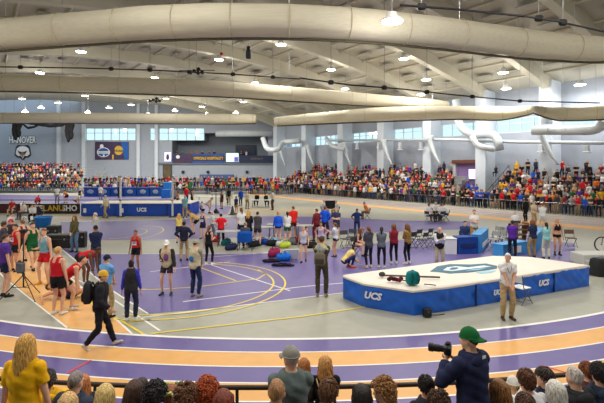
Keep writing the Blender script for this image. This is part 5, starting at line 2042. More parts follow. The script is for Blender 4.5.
seat_at('official in white shirt seated on a chair by the maroon board', 24, 219.5, 150, 'folding chair under the white-shirted official by the maroon board', top=('tee', WHC), bot=('pants', (80, 80, 90)), hair=('short', HGY))
seat_at('official in white shirt leaning forward before the gold-lettered board', 33, 222, -160, 'folding chair under the leaning official before the gold-lettered board', top=('long', WHC), bot=('pants', BLK), hair=('short', HB), pose='sitfwd')
seat_at('person in red jersey seated at the left end of the board', 12, 216, -170, 'folding chair under the red-jersey person at the boards', top=('tee', (190, 60, 60)), bot=('shorts', BLK), hair=('short', HB))
seat_at('person in dark jacket crouched on a chair above the blue tub', 40, 221, 120, 'folding chair under the dark-jacketed person beyond the blue tub', top=('long', (52, 48, 60)), bot=('pants', (60, 62, 80)), hair=('short', HD), pose='sitfwd')
seat_at('official in white shirt seated left of the tripod head', 9, 235, -100, 'folding chair under the white-shirted official left of the tripod', top=('tee', WHC), bot=('pants', (80, 80, 96)), hair=('short', HB), pose='sitfwd')
# officials and athletes beyond the boards
ip('official in white shirt and grey trousers standing before the draped tables\' left end', 57, 204, 186, 10, top=('tee', WHC), bot=('pants', (116, 120, 130)), hair=('short', HD), skin=2)
ip('athlete in orange top crouching right of the official in grey trousers', 66, 203, 187, 60, top=('tank', (214, 112, 60)), bot=('shorts', BLK), hair=('short', HB), pose='knees', h=1.75)
ip('official in white shirt and denim standing before the second draped table', 100.5, 201.5, 185, 0, top=('tee', WHC), bot=('pants', (118, 136, 168)), hair=('short', HB))
ip('person in khaki trousers and pale shirt walking along the long blue pad', 106, 218, 194.5, 80, top=('long', (208, 198, 172)), bot=('pants', KHA), hair=('short', HGY), pose='walk2')
ip('person in navy bending beside the right draped table', 119, 198, 186, 70, top=('long', NAVY), bot=('pants', (40, 42, 60)), hair=('short', HD), h=1.7)
ip('person in white jersey reaching across beyond the gold-lettered board', 77, 209, 191, -60, top=('tee', (226, 220, 214)), bot=('shorts', (160, 90, 50)), hair=('short', HB), skin=1, pose='knees', h=1.8)
ip('person in red shirt crouching low on the far purple floor', 37, 204, 196, 0, top=('long', (220, 40, 40)), bot=('pants', MAR), hair=('short', HD), pose='crouch', h=1.75)
ip('person in white jersey standing at the far left tables', 80, 197.5, 181, 160, top=('tee', WHC), bot=('pants', BLK), hair=('short', HB), h=1.75)
ip('official in teal shirt and khaki trousers at the right upright', 185, 218, 195, 20, top=('tee', (128, 186, 190)), bot=('pants', KHA), hair=('short', HGY), pose='fold')
ip('coach in bright red sweatshirt and blue trousers in mid-field', 186.5, 205, 182, 30, top=('long', (214, 30, 44)), bot=('pants', (44, 66, 140)), hair=('short', HB), pose='front')
ip('athlete in dark top beside the coach in bright red sweatshirt', 192, 208, 189, -60, top=('tank', (60, 48, 62)), bot=('shorts', BLK), hair=('pony', HB), sex='f')
ip('athlete in tan top and shorts right of the right upright', 178, 209, 190, 130, top=('crop', (190, 130, 80)), bot=('shorts', (60, 60, 70)), hair=('long', HBR), sex='f')
ip('athlete in beige singlet bending in mid-field beside the dark tripod lamp', 209, 213, 195, -90, top=('tank', (222, 208, 186)), bot=('shorts', (210, 196, 170)), hair=('pony', HBL), sex='f', pose='knees', h=1.7)
ip('athlete in black seen beyond the mid-field, arms crossed', 229, 205, 188, 170, top=('long', BLK), bot=('shorts', (200, 160, 60)), hair=('short', HD), skin=3, pose='fold')
ip('person in royal blue jacket at the mid-field tents', 241, 206, 188.5, 40, top=('hoodie', ROY), bot=('pants', (60, 70, 90)), hair=('short', HB))
ip('person in pale shirt right of the royal blue jacket', 247, 209, 191, -30, top=('tee', (214, 206, 190)), bot=('pants', (150, 130, 100)), hair=('short', HGY), pose='hips')
ip('standing person in pale grey top and brown trousers at the far table', 273, 210, 190, 70, top=('long', (206, 204, 198)), bot=('pants', (84, 66, 56)), hair=('short', HD), pose='phone')
seat_at('dark-jacketed official seated at the white far table', 257, 206, 170, None, top=('long', BLK), bot=('pants', BLK), hair=('short', HD))
seat_at('second dark-jacketed official seated nearer the standing grey person', 266, 206.5, -160, None, top=('long', (44, 44, 50)), bot=('pants', BLK), hair=('bun', HD), sex='f')
ip('athlete in black singlet standing by the low white mid-field table', 222, 209, 191, 60, top=('tank', BLK), bot=('shorts', (90, 60, 60)), hair=('short', HB), skin=2)
ip('athlete in white singlet seated on the floor left of the floor cone', 203, 211, 199, 40, top=('tank', (220, 216, 208)), bot=('shorts', BLK), hair=('short', HBR), pose='sitfloor', h=1.75)
ip('person in navy top and shorts right of the floor cone', 236, 214, 196, -40, top=('tee', (50, 60, 104)), bot=('shorts', (170, 140, 80)), hair=('short', HD), skin=1)
ip('athlete in grey hoodie between the right upright and the red coach', 174, 206, 188, 30, top=('hoodie', (140, 136, 138)), bot=('shorts', BLK), hair=('short', HBR))
ip('person in teal tracksuit top stooping by the second mid-field table', 228, 203, 189, 80, top=('long', (60, 130, 140)), bot=('pants', BLK), hair=('short', HD), pose='knees', h=1.75)
# middle: between purple zones
I_ = ip('official in white cap and beige vest with dark shorts and camera', 168, 294, 239, 175, under=('long', (60, 58, 62)), top=('vest', (206, 190, 156)), bot=('shorts', (60, 52, 54)), hair=('short', HB), cap=('forward', (232, 232, 230)), pose='stand2', shoes=(60, 64, 76))
b_ = I_['B']; J_ = I_['J']
MB().ell((0.0, -.165, 1.2), (.075, .02, .10), None, 12, 8).build('vest_emblem', mat('emblem_pink', (206, 70, 120), .6, .3, 5, rgb2=(40, 70, 140)), [c for c in I_['o'].children if c.name.startswith('vest')][0])
MB().ell((0.0, .165, 1.2), (.085, .02, .12), None, 12, 8).build('vest_emblem', mat('emblem_pink', (206, 70, 120)), [c for c in I_['o'].children if c.name.startswith('vest')][0])
I_ = ip('man in grey cap, beige vest with round blue emblem and jeans, from behind', 195, 297, 239, -25, under=('long', (150, 140, 124)), top=('vest', (206, 196, 166)), bot=('pants', (38, 50, 86)), hair=('short', HB), cap=('forward', (164, 160, 150)), pose='front', shoes=(150, 140, 130))
MB().ell((0.0, -.172, 1.18), (.085, .018, .085), None, 14, 8).build('vest_emblem', mat('emblem_blue', (30, 110, 190), .6, .2, 5), [c for c in I_['o'].children if c.name.startswith('vest')][0])
ip('man in navy blazer and khaki trousers from behind, hands clasped', 184, 261, 220.5, 10, top=('long', (36, 38, 58)), bot=('pants', KHA), hair=('short', HD), skin=2, pose='hips')
ip('woman in black tank top and black leggings with bare arms', 208, 265, 224.5, -20, sex='f', top=('tank', BLK), bot=('leggings', BLK), hair=('pony', HBR), pose='stand2', shoes=(230, 230, 230))
ip('blond athlete in yellow top standing before the navy blazer', 179, 243, 213, 15, sex='f', top=('tank', (230, 206, 110)), bot=('shorts', NAVY), hair=('long', HBL), pose='fold')
ip('athlete in navy and white singlet near the right upright', 203, 239, 211, 165, top=('tank', (44, 58, 130)), bot=('shorts', NAVY), hair=('short', HBR), bib=True)
ip('person in black shorts and tan top right of the khaki official', 194, 234, 212, 90, top=('tee', (206, 170, 110)), bot=('shorts', BLK), hair=('short', HBR), pose='knees', h=1.75)
ip('person in white shirt stooping left of the red-shirted athlete', 212, 238, 212, -70, top=('tee', (216, 220, 222)), bot=('pants', (100, 104, 120)), hair=('short', HGY), pose='stand2')
ip('athlete in vivid red shirt and black trousers at the team camp', 221, 245, 213, 15, top=('tee', (218, 28, 40)), bot=('pants', (40, 40, 48)), hair=('short', HD), pose='hips', shoes=(200, 60, 60))
p = G(245.2, 249.6)
person('person seated in the bright blue camp chair, grey hair', (p.x, p.y), 1.74, 0, 'sit', top=('long', (70, 76, 92)), bot=('pants', (60, 60, 74)), hair=('short', (120, 104, 88)), z=-.02)
ip('athlete in white top and dark bottoms at the left of the camp trio', 241.5, 243, 207, 25, sex='f', top=('tee', WHC), bot=('shorts', NAVY), hair=('pony', HBR))
ip('athlete in black jacket and bare legs, middle of the camp trio', 248.5, 245, 210, -20, sex='f', top=('long', (40, 40, 44)), bot=('shorts', BLK), hair=('long', HBL), pose='phone')
ip('athlete in dark grey hoodie and bare legs, right of the camp trio', 257.5, 246, 211, -10, sex='f', top=('hoodie', (74, 72, 80)), bot=('shorts', (60, 60, 66)), hair=('short', HD), pose='front')
ip('athlete in bright blue long-sleeved top with bare legs from behind', 278, 243, 211, 0, sex='f', top=('long', (34, 92, 222)), bot=('briefs', NAVY), hair=('bun', (198, 120, 70)), pose='stand', shoes=(80, 190, 90))
ip('athlete in white top and green shorts among the bags', 287.5, 243, 211, 5, sex='f', top=('long', WHC), bot=('shorts', (40, 110, 66)), hair=('pony', HD), pose='fold', shoes=(240, 240, 120))
ip('athlete in red jacket behind the white top and green shorts', 293, 239, 205.5, 25, top=('long', (220, 44, 36)), bot=('shorts', (110, 40, 44)), hair=('short', HBR), pose='stand2')
ip('athlete in maroon shorts stretching beside the team table', 301, 245, 226, -70, top=None, under=('tank', (130, 44, 50)), bot=('shorts', MAR), hair=('short', HB), pose='crouch', h=1.75)
ip('athlete in white singlet with bare legs walking by the team camp', 303.5, 262, 225, 175, sex='f', top=('tank', (206, 212, 226)), bot=('briefs', (60, 56, 110)), hair=('pony', HBL), pose='walk2', shoes=(40, 40, 60))
# right of the centre
I_ = ip('tall person in olive clothes with straps and blue-gold scarf, from behind', 321.5, 297, 235, -10, top=('long', (74, 64, 48)), bot=('pants', (72, 66, 50)), hair=('short', HB), pose='front', shoes=(150, 134, 110), skin=1)
sc = MB()
for k, (r_, z_) in enumerate(((.115, 1.455), (.15, 1.42), (.175, 1.385))):
    sc.tube([(r_ * math.cos(a) * 1.05, .02 + r_ * .85 * math.sin(a), z_ - .03 * math.cos(a * 2)) for a in np.linspace(0, 2 * math.pi, 19)], .04, 7, cap=False)
sc.ell((0, -.15, 1.36), (.12, .05, .11), None, 12, 8)
sc.build('scarf', mat('scarf_bluegold', (60, 140, 200), .8, .1, 8, rgb2=(226, 196, 90)), I_['o'], True)
bp_at = I_['M'] @ Vector((-.02, -.225, .95))
pack('grey-tan camera bag worn on the back of the person in olive', (bp_at.x, bp_at.y), 170, (120, 112, 98), (.34, .16, .38), bp_at.z)
p = G(348, 267.5)
person('girl in yellow top and navy trousers crouching on the purple floor', (p.x, p.y), 1.66, -75, 'crouch', 'f', top=('long', (232, 206, 128)), bot=('leggings', (40, 50, 100)), hair=('bun', HD), shoes=(226, 96, 40))
ip('athlete in white and blue top with bare legs reaching out', 335.5, 257, 222, 60, sex='f', top=('tee', (204, 210, 220)), bot=('briefs', BLK), hair=('pony', HBR), pose='phone', shoes=(60, 60, 70))
ip('athlete in lilac and white singlet near the olive person', 321, 255, 221, 170, sex='f', top=('tank', (196, 180, 214)), bot=('briefs', (50, 50, 60)), hair=('pony', HB), skin=1, pose='hips')
ip('person in maroon tracksuit top left of the bright blue jacket', 316.5, 241, 208, 30, top=('long', (110, 36, 44)), bot=('pants', (96, 34, 44)), hair=('short', HB), pose='stand2', sex='f')
ip('person in bright blue jacket beside the maroon tracksuit', 325, 239, 205.5, -30, top=('long', (28, 88, 226)), bot=('pants', (50, 44, 66)), hair=('short', HBR), skin=1, pose='hips')
ip('person in navy T-shirt, dark shorts behind the reaching athlete', 336.5, 240, 207, 160, top=('tee', (48, 60, 96)), bot=('shorts', (50, 48, 60)), hair=('short', HBL), pose='fold')
ip('dark-skinned runner in navy kit standing with hands on hips', 357, 236, 208, 175, top=('tee', (30, 46, 100)), bot=('pants', (30, 40, 84)), hair=('short', HD), skin=3, pose='hips')
seat_at('athlete with long dark hair seated, bare legs stretched out', 357.5, 256, -130, 'dark folding chair under the seated bare-legged athlete', DS, sex='f', h=1.68, top=('tank', (54, 50, 58)), bot=('briefs', BLK), hair=('long', HBR), pose='sitfwd')
ip('woman in charcoal jacket and dark leggings left of the grey-topped girl', 369, 268, 226, 20, sex='f', top=('hoodie', (76, 78, 88)), bot=('leggings', (36, 36, 42)), hair=('pony', HBR), pose='phone', shoes=(230, 200, 180), h=1.66)
ip('girl in slate grey top and black leggings with dark ponytail', 381.5, 268, 226.5, -10, sex='f', top=('long', (106, 112, 122)), bot=('leggings', (34, 36, 46)), hair=('pony', HD), pose='front', shoes=(210, 210, 214), h=1.64)
ip('girl in crimson vest and black leggings seen from behind', 394, 264, 226, 5, sex='f', under=('long', (150, 120, 124)), top=('vest', (140, 34, 52)), bot=('leggings', (34, 34, 40)), hair=('bob', HBR), pose='front', shoes=(214, 214, 216), h=1.66)
ip('girl in gold top with long brown hair and black leggings', 408, 264, 226, 35, sex='f', top=('long', (150, 116, 64)), bot=('leggings', (36, 34, 40)), hair=('long', HBR), pose='fold', shoes=(230, 226, 220), h=1.66)
ip('official in black vest over white sleeves reading a clipboard', 439.5, 270, 230.5, 175, under=('long', (232, 232, 234)), top=('vest', (38, 38, 42)), bot=('pants', (190, 176, 142)), hair=('bald', HGY), pose='phone', h=1.68)
p = wp(I_ := dict(M=Matrix.Translation(G(439.5, 270)) @ Matrix.Rotation(R_(175), 4, 'Z'), J={'c': Vector((0, .36, 1.16))}), 'c')
t = thing('clipboard', 'white clipboard held by the official in black vest', 'clipboard', p, 175)
MB().box((0, 0, 0), (.24, .3, .012), Matrix.Rotation(.6, 3, 'X'), bev=.004).build('board', WHITEP, t)
MB().box((0, .11, .09), (.1, .03, .02), Matrix.Rotation(.6, 3, 'X'), bev=.004).build('clip', STEEL, t)
# officials' circle far right of centre
for (lab, px, py, f_, cl) in (('official in white shirt with black hair, first from the left of the seated circle', 429, 222.5, -60, 0), ('official in white shirt with grey hair, second from the left of the seated circle', 435, 219, 180, 1), ('official in white shirt facing away, third from the left of the seated circle', 441, 222.5, 20, 2), ('official in white shirt at the right end of the seated circle', 446, 221, 70, 3)):
    seat_at(lab, px, py, f_, 'folding chair under the %s official of the seated circle' % ['first', 'second', 'third', 'fourth'][cl], DS, top=('long' if cl % 2 else 'tee', WHC), bot=('pants', (54, 52, 60)), hair=('short', [HD, HGY, HB, HBR][cl]), pose='sitfwd' if cl % 2 else 'sit')
for (lab, px, py, f_) in (('official in white shirt seated left of the black screen board', 324, 216.5, -90), ('official in white shirt seated right of the black screen board', 336.5, 217, 90)):
    seat_at(lab, px, py, f_, 'folding chair of the %s' % lab[:46].replace('official in white shirt ', 'official '), DS, top=('tee', WHC), bot=('pants', KHA), hair=('short', HGY))
p = G(330.5, 215)
t = thing('screen_board', 'black board on legs between the two seated white-shirted officials', 'board', (p.x, p.y, 0), 5)
MB().box((0, 0, .85), (1.1, .08, .7), bev=.02).build('panel', BLACK, t)
for s_ in (-.45, .45):
    MB().tube([(s_, -.25, 0), (s_, 0, .6), (s_, .25, 0)], .02, 6).build('leg', STEEL, t)
seat_at('person in orange shirt seated low by the far lane', 367, 219, 90, 'low folding chair under the orange-shirted person', DS, top=('tee', (226, 130, 60)), bot=('pants', (110, 90, 70)), hair=('short', HB), pose='sitfwd')
# judging tables
p = G(474, 247)
ip('long-haired judge in white shirt and khaki standing behind the blue table', 474, 246, 203.5, 170, sex='f', top=('tee', (232, 224, 216)), bot=('pants', (170, 130, 70)), hair=('short', HBR), pose='fold', h=1.86)
seat_at('dark-haired judge in navy jacket seated behind the deep blue table', 465, 249, 175, 'folding chair under the dark-haired judge at the blue table', DS, top=('long', (44, 62, 104)), bot=('pants', NAVY), hair=('short', HD), pose='sit')
ip('athlete in purple shirt and black trousers standing at the low sky blue table', 512.5, 258, 226, -20, top=('long', (88, 44, 150)), bot=('pants', (36, 34, 44)), hair=('short', HD), skin=2, pose='front', h=1.66)
ip('coach in navy vest and khaki trousers with brown hair beside the tables', 532.5, 258, 223.5, 10, top=('tee', (38, 44, 74)), bot=('pants', (176, 146, 96)), hair=('bob', HBR), pose='stand2', sex='f', h=1.68)
ip('person in pale teal shirt and light trousers with lime lanyard', 546.5, 259, 226.5, -10, sex='f', top=('tee', (140, 196, 196)), bot=('pants', (206, 204, 186)), hair=('pony', HD), pose='front', h=1.6)
ip('relay runner in black crop top and black shorts facing forward', 557, 255, 217.5, 175, sex='f', top=('crop', BLK), bot=('briefs', BLK), hair=('pony', HBL), pose='stand', shoes=(40, 40, 44), socks=(40, 40, 46), skin=1)
ip('person in black tracksuit standing on the far lanes', 526, 221.5, 200.5, 20, top=('long', BLK), bot=('pants', BLK), hair=('short', HD), skin=3, h=1.7)
ip('person in pale shirt and khaki on the far lanes, left of the white pair', 533.5, 226, 203.5, 190, top=('tee', (216, 200, 180)), bot=('pants', (178, 142, 92)), hair=('short', HB), pose='fold', h=1.7)
ip('person in white shirt and white shorts on the far lanes', 542.5, 230, 208, -20, top=('tee', WHC), bot=('shorts', (216, 214, 210)), hair=('short', HBR), pose='phone', h=1.7)
seat_at('official in white shirt seated before the wooden rack', 515, 234, 0, 'folding chair under the official before the wooden rack', DS, top=('tee', WHC), bot=('pants', BLK), hair=('short', HGY))
# the official beside the landing mat
I_ = ip('white-haired official in white shirt and khakis standing before the landing mat', 507, 319, 252, 178, top=('tee', (234, 236, 238)), under=None, bot=('pants', (186, 160, 114)), hair=('buzz', (206, 202, 196)), pose='front', near=True, shoes=(90, 68, 56), h=1.74, yaw=-40)
ln_ = MB().tube([(-.06, .08, 1.47), (-.05, .155, 1.35), (0, .17, 1.2), (.05, .155, 1.35), (.06, .08, 1.47)], .006, 5)
l_ = ln_.build('lanyard', fabric((40, 50, 70)), I_['o'], True)
MB().box((0, .18, 1.14), (.07, .008, .1), bev=.003).build('badge', WHITEP, l_)
MB().tube([(.168 * math.cos(a), .122 * math.sin(a), 1.0) for a in np.linspace(0, 2 * math.pi, 25)], .02, 6, cap=False, flat=.5).build('belt', fabric((60, 44, 36)), I_['o'], True)

# ------------------------------------------------------------------ spectators in front of the camera
STEPM = mat('stand_floor', (112, 112, 116), .7, .06, 3); BENCH = mat('bench_navy', (58, 62, 90), .5, .06, 3)
mb = MB(); mb.box((0, 5.1, .1), (16, 1.3, .2), bev=.02); mb.box((0, 3.55, .225), (16, 1.8, .45), bev=.02)
struct('floor_stand', mb, STEPM)


def bench(label, y, z0, zs):
    t = thing('bench', label, 'bench', (0, y, z0))
    MB().box((0, 0, zs - z0 - .02), (13.5, .34, .04), bev=.012).build('seat_plank', BENCH, t)
    for x in np.arange(-6, 6.1, 2.0):
        MB().box((x, 0, (zs - z0 - .04) / 2), (.06, .24, zs - z0 - .04), bev=.01).build('support', DARKG, t)


SEAT_F, SEAT_B, YF, YBk = .64, .90, 4.88, 4.08
bench('front spectator bench just behind the dark rail', YF, .2, SEAT_F)
bench('rear spectator bench nearest the viewer', YBk, .45, SEAT_B)
# rail
t = thing('guard_rail', 'dark metal guard rail between the spectators and the track', 'rail', (TC.x, TC.y - 26.2, 0))
q = [TC + Vector((26.15 * math.cos(a), 26.15 * math.sin(a), 1.04)) - t.location for a in np.linspace(R_(-90 - 13), R_(-90 + 14), 40)]
RAILM = mat('rail_dark', (52, 42, 36), .45, .1, 6)
MB().tube(q, .032, 8).build('top_rail', RAILM, t, True)
MB().tube([a - Vector((0, 0, .97)) for a in q], .02, 6).build('bottom_rail', RAILM, t, True)
for k in range(0, 40, 6):
    MB().tube([q[k], q[k] - Vector((0, 0, 1.04))], .022, 6).build('post', RAILM, t)


def fg(label, px, py, row, dy=0.0, face=0, **k):
    """seated spectator: head top at picture row py."""
    zs = SEAT_F if row == 'F' else SEAT_B
    Y = (YF if row == 'F' else YBk) + dy
    top = H - (py - HY) / F * Y
    hair = k.get('hair', ('short', HB))
    extra = {'curly': .05, 'short': .02, 'long': .02, 'wavy': .02, 'bob': .02, 'bun': .05, 'pony': .02}.get(hair[0], .01)
    s = (top - zs - extra) / .885
    s = max(.72, min(1.08, s))
    k.setdefault('pose', 'sit')
    return person(label, ((px - CX) / F * Y, Y), 1.75 * s, face, z=zs - .45 * s + .012, near=True, **k)


def fs(label, px, py, Y, z, face=0, **k):
    top = H - (py - HY) / F * Y
    h = k.pop('h', None) or (top - z) / 1.012
    return person(label, ((px - CX) / F * Y, Y), h, face, z=z, near=True, **k)


I_ = fs('woman in yellow T-shirt with very long ginger-blond hair, standing', 24, 331, 4.5, .45, 0, sex='f', top=('tee', (240, 182, 20)), bot=('leggings', (36, 38, 46)), hair=('long', (184, 128, 66)), pose='stand', skin=0)
fg('dark-haired spectator in yellow hooded shirt beside the standing woman in yellow', 46.5, 372, 'F', .12, 20, top=('hoodie', (238, 188, 30)), bot=('pants', BLK), hair=('short', (58, 54, 56)), seed=1, skin=1)
fg('balding grey-haired man in dark blue jacket behind the rail', 71, 374, 'F', .0, -15, top=('hoodie', (58, 66, 84)), bot=('pants', BLK), hair=('buzz', (104, 98, 96)), skin=0)
fg('auburn-haired woman close beside the balding man', 83, 376, 'F', .30, 25, sex='f', top=('long', (60, 64, 78)), bot=('pants', BLK), hair=('long', (150, 92, 50)))
fg('light-brown-haired spectator at the bottom edge below the balding man', 64, 396, 'B', -.1, 0, sex='f', top=('long', (64, 60, 66)), bot=('pants', BLK), hair=('bob', (170, 134, 88)))
fg('straight blond-haired spectator on the rear bench', 102, 387, 'B', .1, 0, sex='f', top=('long', (80, 84, 96)), bot=('pants', BLK), hair=('long', (186, 144, 92)), seed=2)
fg('dark-haired spectator with bun on the front bench', 140, 377, 'F', .1, 0, sex='f', top=('long', (50, 46, 52)), bot=('pants', BLK), hair=('bun', (38, 28, 26)))
fg('spectator with straight dark brown hair left of the black curls', 130.5, 383, 'B', .14, -10, sex='f', top=('long', (84, 60, 58)), bot=('pants', BLK), hair=('long', (54, 36, 28)), seed=3)
fg('spectator with dense black curls on the rear bench', 152, 384, 'B', .0, 0, sex='f', top=('long', (52, 50, 58)), bot=('pants', BLK), hair=('curly', (26, 24, 26)), skin=3)
I_ = fg('brown-haired spectator wearing a green and yellow flower hairband', 172, 386, 'B', .22, 15, sex='f', top=('long', (120, 96, 84)), bot=('pants', BLK), hair=('bun', (112, 70, 44)), h=None) if False else fg('brown-haired spectator wearing a green and yellow flower hairband', 171.5, 387, 'B', .24, 15, sex='f', top=('long', (120, 96, 84)), bot=('pants', BLK), hair=('bob', (112, 70, 44)))
fl_ = MB(); hc = I_['J']['hc']
rng = np.random.RandomState(4)
for k in range(22):
    a = -2.6 + 5.2 * k / 21
    fl_.ell(hc + Vector((.10 * math.sin(a), -.01 - .115 * math.cos(a), .075 + rng.uniform(-.015, .02))), (.022, .02, .02), None, 7, 5, k % 3)
fl_.build('flower_hairband', [fabric((120, 176, 96)), fabric((230, 210, 110)), fabric((226, 232, 214))], I_['o'], True)
fg('spectator with tousled brown curls left of the red curls', 182.5, 386, 'B', -.06, -10, sex='f', top=('long', (214, 212, 208)), bot=('pants', BLK), hair=('curly', (84, 54, 36)), seed=6)
fg('spectator with big copper red curls on the rear bench', 205, 380, 'B', .05, 0, sex='f', top=('long', (110, 52, 44)), bot=('pants', BLK), hair=('curly', (136, 60, 28)), seed=7)
fg('spectator with dark red hair beside the copper red curls', 222, 393, 'B', -.12, 0, sex='f', top=('long', (96, 40, 40)), bot=('pants', BLK), hair=('wavy', (92, 40, 28)), seed=8)
I_ = fs('man in grey cap and grey-green jacket standing, seen from behind', 291, 344, 4.62, .2, 8, top=('long', (104, 118, 118)), bot=('pants', (50, 54, 62)), hair=('short', HGY), cap=('forward', (150, 146, 140)), pose='front', yaw=35)
fg('shaven-headed child in front of the man in grey cap', 275, 383, 'B', .02, -10, top=('tee', (96, 108, 120)), bot=('pants', BLK), hair=('buzz', (128, 92, 60)), skin=1)
fs('auburn-haired person partly hidden behind the man in grey cap', 303.5, 356, 5.15, .2, -10, sex='f', top=('long', (90, 80, 76)), bot=('pants', BLK), hair=('long', (140, 88, 48)), seed=9, pose='front')
I_ = fs('woman with wavy caramel hair and black top carrying a shoulder strap', 325.5, 353.5, 5.12, .2, 0, sex='f', top=('tee', (30, 30, 34)), bot=('leggings', BLK), hair=('wavy', (160, 116, 66)), pose='front', seed=4)
MB().tube([(-.13, -.05, 1.44), (-.1, -.13, 1.36), (-.02, -.145, 1.2), (.1, -.14, 1.04), (.16, -.1, .98)], .014, 6, flat=.5).build('bag_strap', fabric((206, 170, 130)), I_['o'], True)
I_ = fg('brown-haired boy on the rear bench before the woman in black', 326, 382, 'B', .06, -25, top=('tee', (60, 62, 72)), bot=('pants', BLK), hair=('short', (82, 54, 34)), seed=2)
fg('black-haired woman on the rear bench right of the brown-haired boy', 364, 387, 'B', .1, 10, sex='f', top=('long', (66, 58, 60)), bot=('pants', BLK), hair=('wavy', (34, 28, 28)), seed=5)
fg('curly light-brown-haired youth in profile looking left', 390, 378, 'B', .14, 60, top=('tee', (140, 96, 84)), bot=('pants', BLK), hair=('curly', (124, 88, 52)), seed=9)
fg('man with short black hair and dark shirt on the front bench', 429, 378, 'F', .0, 15, top=('tee', (52, 54, 66)), bot=('pants', BLK), hair=('short', (30, 26, 26)), skin=1, seed=3)
fg('spectator with dark brown curls below the black-haired man', 441, 393, 'B', -.02, 0, top=('tee', (70, 60, 60)), bot=('pants', BLK), hair=('curly', (58, 38, 28)), seed=11)
I_ = fs('photographer in navy hoodie and backward green cap aiming a long lens', 473, 325, 4.55, .45, 30, top=('hoodie', (40, 46, 78)), bot=('pants', (44, 46, 58)), hair=('short', HB), cap=('backward', (28, 104, 56), (24, 92, 50)), pose='photo', seed=6)
Mc = I_['M']; s_ = I_['s']
t = thing('camera', 'black camera with long lens held up by the photographer in green cap', 'camera', Mc @ Vector((-.05, .29, 1.42)), 68)
MB().box((0, 0, 0), (.15, .08, .11), bev=.02).build('camera_body', BLACK, t)
MB().box((0, -.005, .07), (.06, .06, .04), bev=.015).build('viewfinder', BLACK, t)
MB().tube([(0, .03, 0), (0, .08, 0), (0, .085, 0), (0, .15, 0), (0, .155, 0), (0, .2, 0)], [.036, .036, .041, .041, .048, .048], 14).build('lens', BLACK, t)
MB().tube([(0, .196, 0), (0, .206, 0)], [.044, .044], 14).build('front_glass', mat('lens_glass', (40, 48, 70), .1, .0), t)
MB().box((0, -.135, 1.485), (.05, .004, .03)).build('cap_badge', WHITEP, [c for c in I_['o'].children if c.name.startswith('cap')][0])
fg('woman with long wavy brown-blond hair over a green top', 503, 371, 'F', -.3, 0, sex='f', top=('long', (44, 84, 60)), bot=('pants', BLK), hair=('wavy', (112, 76, 42)), seed=12)
fg('small child in white cap between the wavy hair and the white shirt', 515, 379, 'F', .32, 0, top=('tee', (214, 214, 212)), bot=('pants', BLK), hair=('short', HBL), cap=('beanie', (228, 226, 220)))
fg('brown-haired man in white shirt on the front bench', 530.5, 372, 'F', .0, 10, top=('tee', (226, 228, 232)), bot=('pants', (70, 74, 90)), hair=('short', (78, 50, 34)), seed=5)
fg('dark-haired man in navy jacket looking down by the white-shirted man', 550, 369.5, 'F', .16, 30, top=('hoodie', (44, 52, 76)), bot=('pants', BLK), hair=('short', (46, 38, 36)), seed=8, yaw=20)
fg('woman with white-blond bob and blue jacket', 560, 374, 'F', -.32, 0, sex='f', top=('hoodie', (54, 74, 120)), bot=('pants', BLK), hair=('bob', (206, 192, 166)), seed=3)
fg('bald man in black hooded jacket', 580, 364, 'F', .02, 15, top=('hoodie', (46, 48, 52)), bot=('pants', BLK), hair=('buzz', (150, 142, 136)), skin=0)
fg('brown-haired person with maroon collar beyond the bald man', 592.5, 364, 'F', .38, 20, top=('long', (96, 50, 50)), bot=('pants', BLK), hair=('short', (104, 60, 36)), seed=7)
fg('black-haired person in dark blue jacket at the right edge', 604, 363.5, 'F', .1, 0, top=('hoodie', (44, 56, 76)), bot=('pants', BLK), hair=('short', (24, 22, 24)), seed=9)
fg('brown head at the bottom edge below the white-shirted man', 529, 397, 'B', -.08, 0, top=('tee', (90, 84, 80)), bot=('pants', BLK), hair=('short', (70, 48, 38)), seed=10)
# ------------------------------------------------------------------ the crowds
PAL = [('black', (32, 32, 36), 34), ('charcoal', (60, 60, 68), 18), ('grey', (142, 144, 150), 9), ('white', (222, 224, 226), 13), ('red', (200, 36, 46), 11), ('navy', (36, 44, 80), 12), ('royal blue', (34, 88, 200), 4), ('gold', (226, 172, 40), 5), ('maroon', (116, 36, 50), 6), ('green', (40, 110, 70), 4), ('purple', (96, 56, 150), 3), ('orange', (220, 116, 50), 2), ('tan', (190, 156, 116), 5), ('pink', (220, 130, 150), 2)]
HAIRS = [HD, HB, HBR, HBL, (40, 30, 28), HGY, (140, 100, 64)]
BOTS = [(38, 40, 48), (52, 66, 104), (70, 70, 76), (28, 28, 32), (150, 130, 100)]
rc = random.Random(11)
WT = [w for _, _, w in PAL]


def pick(weights=None):
    return rc.choices(PAL, weights or WT)[0]


SPOTS = []   # (x, y, z, face, proto, palette entry, row, zone)
WR = [40, 18, 7, 9, 17, 10, 5, 13, 9, 2, 4, 2, 6, 1]
aim = math.degrees(math.atan2(-(-WN.x), -WN.y)) if False else None
FACE_R = math.degrees(math.atan2(WN.x, -WN.y))   # local +Y turned to look along -WN
def l_rail_at(px, o):
    kx = (px - CX) / F
    P = RA - WN * o
    return (P.x - kx * P.y) / (kx * WD.y - WD.x)


